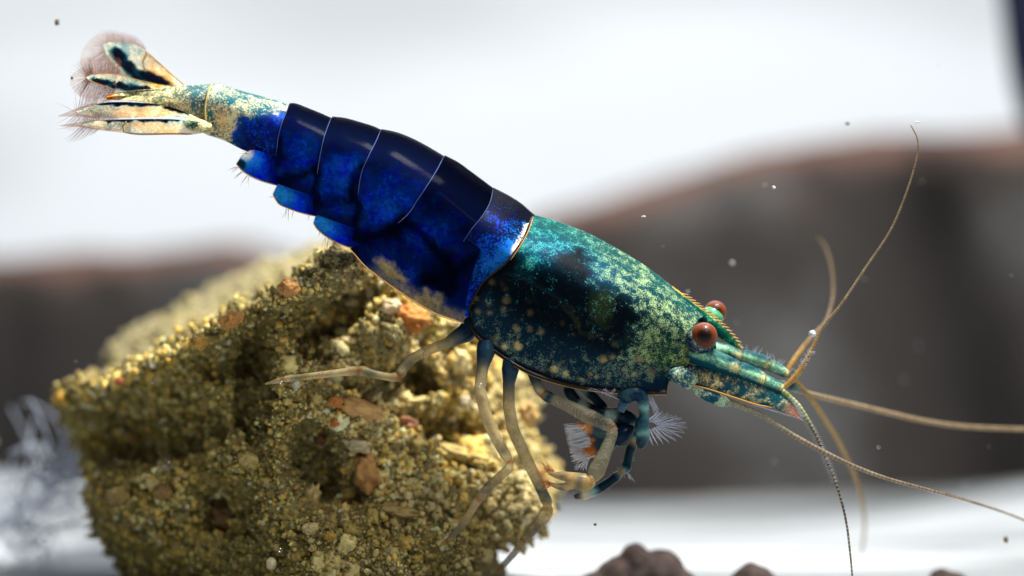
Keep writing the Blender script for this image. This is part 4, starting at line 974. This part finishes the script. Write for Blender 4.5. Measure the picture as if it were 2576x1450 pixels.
flagellum(an1, [(1968, 984, -0.95), (1983, 996, -1.0), (2011, 1024, -1.0), (2039, 1070, -1.0), (2060, 1112, -1.0), (2081, 1161, -1.0), (2102, 1214, -1.0), (2120, 1274, -1.0), (2131, 1327, -1.0), (2138, 1386, -1.0), (2144, 1450, -1.0), (2146, 1500, -1.0)],
          [9, 8.5, 7.6, 6.6, 5.6, 5, 4.4, 4, 3.7, 3.5, 3.2, 3], '#4a3c28', '#cfc7b8', 55, 55, base='#7d8a4a')
flagellum(an2, [(1977, 940, 0.6), (1998, 905, 0.9), (2029, 864, 1.6), (2055, 835, 2.6), (2078, 808, 3.4), (2093, 760, 5), (2096, 720, 6), (2090, 665, 7), (2075, 620, 8), (2057, 598, 8.5)],
          [9, 10, 10, 9, 7, 5.5, 5, 5, 4.5, 3], '#6a5a44', '#8a7a68', 40, 40, base='#9c7a3c', al=0.85)
flagellum(an2, [(1985, 945, 0.9), (2007, 967, 1.6), (2042, 1006, 2.6), (2074, 1055, 3.6), (2106, 1105, 4.6), (2134, 1161, 5.6), (2159, 1221, 6.6), (2171, 1277, 7.6), (2175, 1327, 8.6), (2167, 1397, 9.6)],
          [9, 9, 8, 8, 7.5, 7, 6, 5.5, 5, 4], '#8a744e', '#a8946c', 45, 45, base='#9c7c3a', al=0.8)
seg = []
for i in range(60):
    t = random.uniform(0, 1); a = np.array((1990, 962))*(1-t)+np.array((2040, 885))*t; an = math.radians(random.choice((random.uniform(-20, 20), random.uniform(110, 160)))); l = random.uniform(9, 14)
    seg.append(((a[0], a[1], -0.95), (a[0]+l*math.cos(an), a[1]-l*math.sin(an), -0.95)))
c = curve([(2003, 1015), (2039, 1070), (2060, 1112), (2081, 1161), (2102, 1214)], 40)
for i in range(1, 39):
    for s in (-1, 1): seg.append(((c[i, 0], c[i, 1], -1.05), (c[i, 0]+s*11, c[i, 1]-3*s+4, -1.05)))
hairs('setae', seg, mhairw, an1, 0.6)
# antennae: base, scale and long whip
def scale_col(px, py, s, c):
    A = mixc(lin('#0a2038'), lin('#14545c'), s); B = mixc(lin('#c8b878'), lin('#d8c898'), s)
    sp = np.maximum.reduce([blob(px, py, 1800, 968, 14, 10), blob(px, py, 1835, 990, 16, 8), blob(px, py, 1880, 1000, 14, 9), blob(px, py, 1905, 1010, 18, 8), blob(px, py, 1760, 950, 24, 20)])
    cl = sm(0.80, 0.95, s); A = mixc(A, lin('#a06a54'), cl); B = mixc(B, lin('#b88a78'), cl)
    return A, B, 0.08+0.38*sp+0.45*cl-0.2*(1-sm(0, 0.4, c)), 0.97-0.55*cl
ant1 = plate('antenna', [(1722, 920), (1766, 922), (1830, 938), (1908, 964), (1960, 986), (1995, 1015), (2014, 1050)], [(1712, 962), (1770, 974), (1837, 995), (1898, 1015), (1939, 1024), (1980, 1042), (2014, 1054)],
             lambda s, c: -1.0-0.15*c, 6, mscale, shrimp, scale_col); ant1['label'] = 'near antenna with spotted scale and long whip'
rim('edge_line', PA(*curve([(1715, 964), (1770, 976), (1837, 997), (1898, 1017), (1942, 1026)], 50).T, -1.2), 2.0, mrimo, ant1)
seg = []
for i in range(70):
    t = i/69; a = np.array((1890, 1016))*(1-t)+np.array((2012, 1052))*t; l = random.uniform(8, 14); seg.append(((a[0], a[1], -1.1), (a[0]+l*0.8, a[1]+l*0.6, -1.1)))
for i in range(34):
    t = i/33; a = np.array((1985, 1000))*(1-t)+np.array((2014, 1050))*t; l = random.uniform(8, 13); seg.append(((a[0], a[1], -1.1), (a[0]+l, a[1]-l*0.1, -1.1)))
hairs('setae', seg, mhairw, ant1, 0.7)
ped = lambda a, b, s: (lin('#123c4e'), lin('#9aa888'), 0.35+0.25*np.sin(s*9), 1+0*a)
tube('article', [(1683, 950, -0.9), (1700, 946, -1.0), (1725, 950, -1.0), (1745, 962, -1.0), (1752, 968, -1.0)], [10, 22, 27, 22, 8], mshell, ant1, ped, ns=20, n=30)
tube('article', [(1740, 972, -1.0), (1765, 984, -1.0), (1795, 998, -1.0), (1825, 1010, -1.0), (1836, 1015, -1.0)], [10, 17, 19, 16, 8], mshell, ant1, ped, ns=20, n=30)
flagellum(ant1, [(1826, 1010, -1.0), (1850, 1017, -1.0), (1873, 1026, -1.0), (1918, 1047, -1.0), (1993, 1094, -1.1), (2064, 1133, -1.2), (2152, 1175, -1.2), (2240, 1207, -1.0), (2345, 1235, 0.2), (2433, 1260, 1.2), (2521, 1288, 2.2), (2600, 1318, 3.2)],
          [12, 12, 11, 10, 8.5, 8, 7, 6, 5, 4.4, 4, 3.8], '#75685a', '#b0a28c', 80, 110, base='#8a8a78', al=0.9)
ant2 = tube('antenna', [(1960, 965, 0.9), (1985, 972, 1.2), (2006, 980, 1.6)], [9, 11, 10], mleg, shrimp, ped); ant2['label'] = 'far antenna whip reaching the right edge'
flagellum(ant2, [(2000, 978, 1.5), (2039, 992, 2.4), (2117, 1011, 3.4), (2222, 1036, 4.2), (2328, 1060, 4.8), (2433, 1074, 5.4), (2576, 1080, 6), (2700, 1082, 6.6)],
          [9, 9, 9, 8.5, 8, 7.5, 7, 6.5], '#85745c', '#b0a08a', 60, 80, al=0.9)

# ---- legs
def leg_col(blue_end, joints=(), tan='#d2c29a', blue='#0e2a44', extra=()):
    def fn(px, py, s):
        k = 1-sm(blue_end*0.45, blue_end*1.45, s)
        A = mixc(lin('#96845a'), lin(blue), k); B = mixc(lin(tan), lin('#5f7a70'), k)
        fac = 0.72-0.55*k
        for j in joints:
            q = np.exp(-((s-j)/0.035)**2); A = mixc(A, lin('#1d4a58'), q*0.9*(0.7)); fac = fac-0.35*q
            q2 = np.exp(-((s-j-0.02)/0.012)**2); B = mixc(B, lin('#c8803a'), q2)
        for (e, w) in extra:
            q = np.exp(-((s-e)/w)**2); A = mixc(A, lin('#123c50'), q); fac = fac-0.8*q
        return A, B, fac, 0.64+0.32*k
    return fn
def bristles(par, pts, n, L, mat, y, both=True):
    c = curve(pts, n); seg = []
    for i in range(1, n-1):
        d = c[i+1]-c[i-1]; d /= np.linalg.norm(d)+1e-9; nr = np.array((d[1], -d[0]))*random.choice((-1, 1) if both else (1,))
        l = L*random.uniform(0.6, 1.2); q = c[i]+(nr+d*0.5)*l*1.5; seg.append(((c[i, 0], c[i, 1], y), (q[0], q[1], y)))
    return hairs('setae', seg, mat, par, 0.8)
l5p = [(1192, 812, -0.7), (1172, 838, -0.8), (1150, 849, -0.9), (1124, 864, -1.0), (1080, 880, -1.1), (1034, 904, -1.2), (1014, 928, -1.25), (1003, 948, -1.3), (985, 950, -1.3), (950, 944, -1.3), (906, 932, -1.3), (895, 933, -1.3), (830, 941, -1.2), (760, 949, -1.1), (717, 954, -1.0), (695, 960, -0.7), (668, 966, -0.4)]
l5 = tube('walking_leg', l5p, [24, 24, 20, 13, 13, 12.5, 11.5, 13.5, 9.5, 10, 12, 10.5, 9, 8, 7.5, 5, 2.5], mleg, shrimp, leg_col(0.15), ns=16, n=240, sharp=True, joints=[(1003, 948), (900, 932), (712, 955)]); l5['label'] = 'rear walking leg stretched left onto the rock'
bristles(l5, [p[:2] for p in l5p[4:15]], 46, 10, mhair, -1.3)
l4p = [(1222, 862, -1.2), (1222, 885, -1.3), (1214, 925, -1.4), (1207, 979, -1.5), (1222, 1044, -1.55), (1247, 1102, -1.55), (1272, 1146, -1.5), (1284, 1163, -1.5), (1277, 1182, -1.5), (1233, 1221, -1.4), (1211, 1246, -1.3), (1203, 1256, -1.2), (1167, 1317, -0.9), (1126, 1361, -0.5), (1110, 1371, -0.3)]
l4 = tube('walking_leg', l4p, [20, 24, 15, 14, 15, 14, 12.5, 9, 11.5, 11.5, 10.5, 9.5, 8, 7, 3], mleg, shrimp, leg_col(0.13), ns=16, n=240, sharp=True, joints=[(1284, 1163), (1206, 1252), (1126, 1361)]); l4['label'] = 'middle walking leg bent at a sharp knee over the rock'
bristles(l4, [p[:2] for p in l4p[3:13]], 50, 10, mhair, -1.6)
l3p = [(1284, 900, -1.3), (1284, 930, -1.3), (1280, 965, -1.2), (1280, 1022, -1.0), (1290, 1080, -0.8), (1323, 1152, -0.5), (1355, 1217, -0.2), (1376, 1264, 0.1), (1377, 1280, 0.2), (1368, 1302, 0.3), (1339, 1333, 0.6), (1318, 1355, 0.9), (1294, 1393, 1.4), (1257, 1432, 2.0), (1236, 1440, 2.3)]
l3 = tube('walking_leg', l3p, [18, 22, 15, 15, 15, 15, 14, 13, 15, 17, 14, 9.5, 8.5, 7.5, 3], mleg, shrimp, leg_col(0.15, extra=((0.58, 0.05),)), ns=16, n=240, sharp=True, joints=[(1377, 1272), (1318, 1355), (1257, 1432)]); l3['label'] = 'front walking leg hanging past the right side of the rock'
bristles(l3, [p[:2] for p in l3p[3:13]], 40, 10, mhair, -0.6)
# small chelate legs folded under the head
clear = dict(tan='#b8b8a4', blue='#0c3050')
c1p = [(1338, 935, -1.2), (1346, 952, -1.2), (1353, 972, -1.2), (1364, 991, -1.2), (1393, 1006, -1.2), (1436, 1025, -1.3), (1489, 1052, -1.3), (1530, 1069, -1.3), (1543, 1077, -1.3), (1536, 1106, -1.35), (1516, 1154, -1.4), (1500, 1187, -1.4), (1490, 1206, -1.4)]
def clr(px, py, s):
    A, B, fac, al = leg_col(0.06, (), extra=((0.02, 0.05), (0.20, 0.035)), **clear)(px, py, s)
    return A, B, fac, 0.9-0.60*sm(0.21, 0.27, s)
c1 = tube('claw_leg', c1p, [13, 14, 12, 13, 13, 15.5, 19, 15, 12, 14, 18, 22, 14], mleg, shrimp, clr, ns=16, n=200, sharp=True, joints=[(1364, 991), (1543, 1077)]); c1['label'] = 'near folded glassy claw leg under the head'
tan_palm = lambda a, b, s: (mixc(lin('#9a7a48'), lin('#2c5060'), 0.7*np.exp(-((s-0.55)/0.16)**2)), lin('#cfb684'), 0.75-0.4*np.exp(-((s-0.55)/0.16)**2), 0.85+0*a)
tube('palm', [(1494, 1204, -1.4), (1478, 1213, -1.4), (1450, 1210, -1.4), (1425, 1204, -1.4)], [10, 20, 21, 14], mleg, c1, tan_palm, ns=16)
tube('finger', [(1448, 1203, -1.4), (1425, 1199, -1.4), (1403, 1196, -1.4), (1380, 1190, -1.4)], [14, 12, 9, 4], mleg, c1, tan_palm)
tube('finger', [(1445, 1218, -1.4), (1425, 1224, -1.4), (1405, 1224, -1.4), (1384, 1219, -1.4)], [12, 10, 8, 3], mleg, c1, tan_palm)
mhairo = plain('orange_seta', lin('#c97a4a'), transl=0.4, opac=0.6)
seg = [((1388+random.uniform(-8, 10), 1190+random.uniform(-5, 5), -1.4), (1368+random.uniform(-12, 8), 1172+random.uniform(-14, 16), -1.4)) for _ in range(40)]
seg += [((1388+random.uniform(-8, 8), 1219+random.uniform(-4, 4), -1.4), (1366+random.uniform(-10, 10), 1216+random.uniform(-14, 18), -1.4)) for _ in range(36)]
hairs('setae', seg, mhairo, c1, 0.9)
bristles(c1, [p[:2] for p in c1p[4:12]], 30, 11, mhairw, -1.4)
dk = lambda a, b, s: (lin('#06202f'), lin('#9fb4ac'), 0.05+1.0*np.sin(s*20+1)+0*a, 0.92-0.25*sm(0.3, 0.8, np.sin(s*20+1)))
c2p = [(1418, 955, -0.7), (1426, 972, -0.7), (1436, 993, -0.7), (1457, 1014, -0.6), (1490, 1030, -0.5), (1525, 1040, -0.4), (1562, 1046, -0.3), (1586, 1056, -0.2), (1594, 1080, -0.1)]
c2 = tube('claw_leg', c2p, [9, 12, 14, 12, 13, 15, 19, 17, 12], mleg, shrimp, dk, ns=16, n=90); c2['label'] = 'dark blue claw leg carrying a white brush'
c3p = [(1452, 968, 0.0), (1466, 980, 0.0), (1495, 1001, 0.0), (1521, 1033, 0.0), (1545, 1052, 0.0), (1570, 1066, 0.0), (1592, 1092, 0.1), (1594, 1112, 0.1), (1584, 1137, 0.1), (1576, 1176, 0.1), (1563, 1190, 0.1), (1533, 1213, 0.1), (1498, 1235, 0.1), (1465, 1247, 0.1), (1444, 1251, 0.1)]
dk3 = lambda a, b, s: (lin('#06202f'), mixc(lin('#7fa8a4'), lin('#d8c8a8'), sm(0.86, 0.95, s)), 0.0+0.95*np.sin(s*30)+1.2*sm(0.86, 0.93, s), 0.97+0*a)
c3 = tube('claw_leg', c3p, [9, 12, 12, 14, 15, 15, 14, 12, 11, 12, 10, 12, 13, 12, 5], mleg, shrimp, dk3, ns=16, n=200, sharp=True, joints=[(1521, 1033), (1594, 1112), (1563, 1190)]); c3['label'] = 'far banded blue claw leg curling to a pale tip'
bristles(c3, [p[:2] for p in c3p[8:14]], 30, 12, mhairw, 0.1)
# white brush claw
tube('palm', [(1592, 1070, -0.2), (1575, 1085, -0.2), (1560, 1096, -0.2), (1545, 1100, -0.2), (1525, 1108, -0.2)], [10, 22, 26, 25, 12], mleg, c2, lambda a, b, s: (lin('#0a2238'), lin('#8fae9a'), -0.2+0.9*sm(0.75, 1, s), 1+0*a), ns=18)
ora = lambda a, b, s: (mixc(lin('#0c2c40'), lin('#c8721c'), sm(0.45, 0.65, s)), mixc(lin('#9ab0a8'), lin('#efd8b8'), sm(0.5, 0.8, s)), 0.30+0.5*sm(0.75, 1, s), 1+0*a)
tube('finger', [(1538, 1092, -0.2), (1515, 1090, -0.2), (1490, 1082, -0.2), (1462, 1074, -0.2), (1446, 1071, -0.2)], [18, 18, 16, 13, 6], mleg, c2, ora, ns=18)
tube('finger', [(1538, 1110, -0.2), (1520, 1122, -0.2), (1495, 1132, -0.2), (1472, 1138, -0.2), (1458, 1140, -0.2)], [20, 21, 19, 15, 7], mleg, c2, ora, ns=18)
tube('finger', [(1530, 1100, -0.1), (1510, 1106, -0.1), (1485, 1108, -0.1), (1465, 1108, -0.1)], [14, 15, 12, 6], mleg, c2, ora, ns=18)
seg = []
for i in range(420):
    t = random.random(); a = np.array((1470, 1070))*(1-t)+np.array((1492, 1148))*t; b = np.array((1422, 1070))*(1-t)+np.array((1444, 1160))*t
    seg.append(((a[0]+random.uniform(-10, 6), a[1], -0.2+random.uniform(-.2, .2)), (b[0]+random.uniform(-6, 10), b[1]+random.uniform(-4, 8), -0.2+random.uniform(-.25, .25))))
for i in range(26):
    seg.append(((1480+random.uniform(-6, 8), 1148, -0.2), (1462+random.uniform(-18, 14), 1182+random.uniform(-10, 4), -0.2)))
hairs('brush', seg, mhairb, c2, 1.1)
# maxilliped with feathery fan
mx_c = lambda a, b, s: (lin('#0a2a40'), lin('#8fc0b8'), 0.05+0.75*np.exp(-((s-0.45)/0.08)**2)+0.7*np.exp(-((s-0.8)/0.07)**2), 0.97+0*a)
mxp = tube('maxilliped', [(1556, 985, -0.9), (1575, 993, -0.9), (1602, 992, -0.9), (1616, 1005, -0.9), (1619, 1025, -0.9), (1621, 1046, -0.9), (1615, 1070, -0.9), (1618, 1097, -0.9), (1612, 1120, -0.9), (1608, 1128, -0.9)], [14, 22, 20, 16, 14, 13, 18, 17, 13, 6], mleg, shrimp, mx_c, ns=18, n=80)
mxp['label'] = 'dark blue mouth leg with feathery white fan'
tube('article', [(1575, 1000, -0.6), (1568, 1015, -0.6), (1560, 1036, -0.6)], [14, 13, 10], mleg, mxp, lambda a, b, s: (lin('#1c5a78'), lin('#8aa0b8'), 0.5+0*a, 0.7+0*a))
seg = []
tips = [(1655, 1038), (1668, 1036), (1682, 1040), (1693, 1046), (1704, 1048), (1716, 1053), (1726, 1064), (1729, 1076), (1722, 1088), (1715, 1100), (1700, 1108), (1683, 1114), (1668, 1116), (1655, 1120), (1642, 1120)]
for i, (x, y) in enumerate(tips):
    f = i/14; b = (1630+26*math.sin(f*PI), 1060+22*f)
    for k in range(5):
        j = k-2; seg.append(((b[0]+random.uniform(-3, 3), b[1]+random.uniform(-2, 2), -0.9), (x+j*0.8, y+j*1.6, -0.9+0.02*j)))
for i in range(26): seg.append(((1640+random.uniform(-10, 4), 1004+random.uniform(-6, 6), -0.8), (1648+random.uniform(-6, 12), 1040+random.uniform(-12, 6), -0.8)))
for i in range(8): seg.append(((1470+random.uniform(0, 80), 976+random.uniform(0, 6), -1.3), (1490+random.uniform(0, 80), 996+random.uniform(-4, 12), -1.3)))
for i in range(8): seg.append(((1576, 1186, 0.1), (1592+random.uniform(-10, 6), 1208+random.uniform(-6, 6), 0.1)))
hairs('setae', seg, mhairw, mxp, 1.0)

# ================================================================== SMALL THINGS IN THE WATER
mbub = NT('bubble'); gl = mbub.n('ShaderNodeBsdfGlossy', i_Roughness=0.05); tp = mbub.n('ShaderNodeBsdfTransparent'); lw = mbub.n('ShaderNodeLayerWeight', i_Blend=0.35)
mx = mbub.n('ShaderNodeMixShader'); mbub.l(mbub.math('ADD', mbub.math('MULTIPLY', lw.outputs['Facing'], 0.55), 0.05), mx.inputs[0]); mbub.l(tp.outputs[0], mx.inputs[1]); mbub.l(gl.outputs[0], mx.inputs[2]); mbub.l(mx.outputs[0], mbub.out.inputs[0])
BUB = [(422, 1170, 27, None, 'large silvery air bubble on the shaded left face of the rock'), (305, 1082, 7, None, 'small bubble high on the left face of the rock'), (297, 1160, 8, None, 'small bubble left of the large silvery bubble'),
       (410, 1060, 11, None, 'dull bubble above the large silvery bubble'), (706, 962, 7, -1.2, 'bubble at the rear leg tip'), (1209, 968, 6.5, -2.1, 'bright bubble stuck on the middle walking leg'),
       (671, 1220, 7, None, 'tiny bubble on the rock ridge'), (975, 1383, 7, None, 'tiny bubble low on the rock front'), (705, 1385, 7, None, 'bubble above the round cream grain'), (388, 960, 8, None, 'bubble just below the top rim of the rock'), (1298, 870, 4, -2.25, 'tiny bright bubble on the carapace')]
for (x, y, r, d, lab) in BUB:
    yy = float(rock_y(np.array(float(x)), np.array(float(y))))-0.9 if d is None else d
    o = mesh_obj('bubble', iv3, if3, mbub.m); o.location = P(x, y, yy); o.scale = (r/S,)*3
    tag(o, lab, 'bubble', 'air bubbles')
mspk = plain('speck', lin('#6b5a48'), noise_scale=4, c2=lin('#3a3430'))
mspw = plain('pale_speck', lin('#d8dce0'), transl=0.4, noise_scale=4, c2=lin('#a8acb0'))
for (x, y, rx, ry, yy, m, lab) in [(143, 57, 6, 8, 2, mspk, 'brown speck floating at the top left above the tail fan'), (181, 197, 3.5, 3.5, 0, mspk, 'dark speck at the edge of the tail fringe'), (1947, 472, 4, 4, -2, mspw, 'pale speck floating between shrimp back and long whip'),
                         (1619, 545, 6, 2, -1, mspw, 'pale flake floating above the carapace'), (2308, 308, 7, 2, -1, mspw, 'pale flake beside the tip of the long whip'), (2132, 311, 5, 4, 3, mspk, 'dark speck above the background stone'),
                         (1497, 1320, 4, 3, 0, mspk, 'dark speck above the lumpy clay pebble'), (2531, 1358, 6, 9, 3, mspk, 'dark speck at the right over the sand'), (2043, 840, 9, 8, 0.2, mspw, 'pale debris crumb caught on the far antennule whip'), (1842, 662, 5, 5, 6, mspw, 'faint blurred speck over the background stone')]:
    o = mesh_obj('floating_speck', lump(iv2, x*0.01, 0.4, 1.4), if2, m); o.location = P(x, y, yy); o.scale = (rx/S, (rx+ry)/2/S, ry/S)
    tag(o, lab, 'speck', 'specks in the water')
# white threads (algae / fungus) growing from the sand
mthr = plain('white_thread', lin('#c3cad8'), transl=0.5, opac=0.75)
def threads(name, roots, n, hgt, spread, y, r, label, seed):
    rr = random.Random(seed); V, F, T, off = [], [], [], 0
    for i in range(n):
        x, yb = roots[i % len(roots)]; x += rr.uniform(-spread, spread); pts = [(x, yb, y+rr.uniform(-3, 3))]
        a = rr.uniform(40, 140); k = rr.uniform(-75, 75)
        for s in range(7):
            a += k*rr.uniform(0.3, 1.2); st = hgt/6*rr.uniform(0.7, 1.3)
            q = pts[-1]; pts.append((q[0]+st*math.cos(math.radians(a)), q[1]-st*math.sin(math.radians(a)), q[2]+rr.uniform(-.8, .8)))
        c = curve(pts, 26); w = PA(c[:, 0], c[:, 1], c[:, 2]); v, f, t = tube_verts(w, np.linspace(r, r*0.5, 26)/S, 6)
        V.append(v); F.append(f+off); T.append(t+off); off += len(v)
    o = mesh_obj(name, np.vstack(V), [np.vstack(F), np.vstack(T)], mthr); return tag(o, label, 'algae', kind='stuff')
threads('white_thread_tuft', [(20, 1330), (80, 1290), (140, 1230), (180, 1200), (60, 1380)], 60, 200, 40, 15, 4.0, 'white hair-like threads curling up left of the rock', 3)

# fine dust drifting in the water
V, F = [], []
rd = random.Random(4)
for i in range(90):
    x, y, d = rd.uniform(0, 2576), rd.uniform(0, 1450), rd.choice((rd.uniform(3, 8), rd.uniform(4, 24)))
    r = rd.uniform(1.0, 2.0)/S
    V.append(iv1*np.array((r*rd.uniform(.7, 2), r, r))+np.array(P(x, y, d))); F.append(if1+i*len(iv1))
tag(mesh_obj('drifting_dust', np.vstack(V), np.vstack(F), mspw), 'fine pale dust drifting in the tank water', 'dust', kind='stuff')
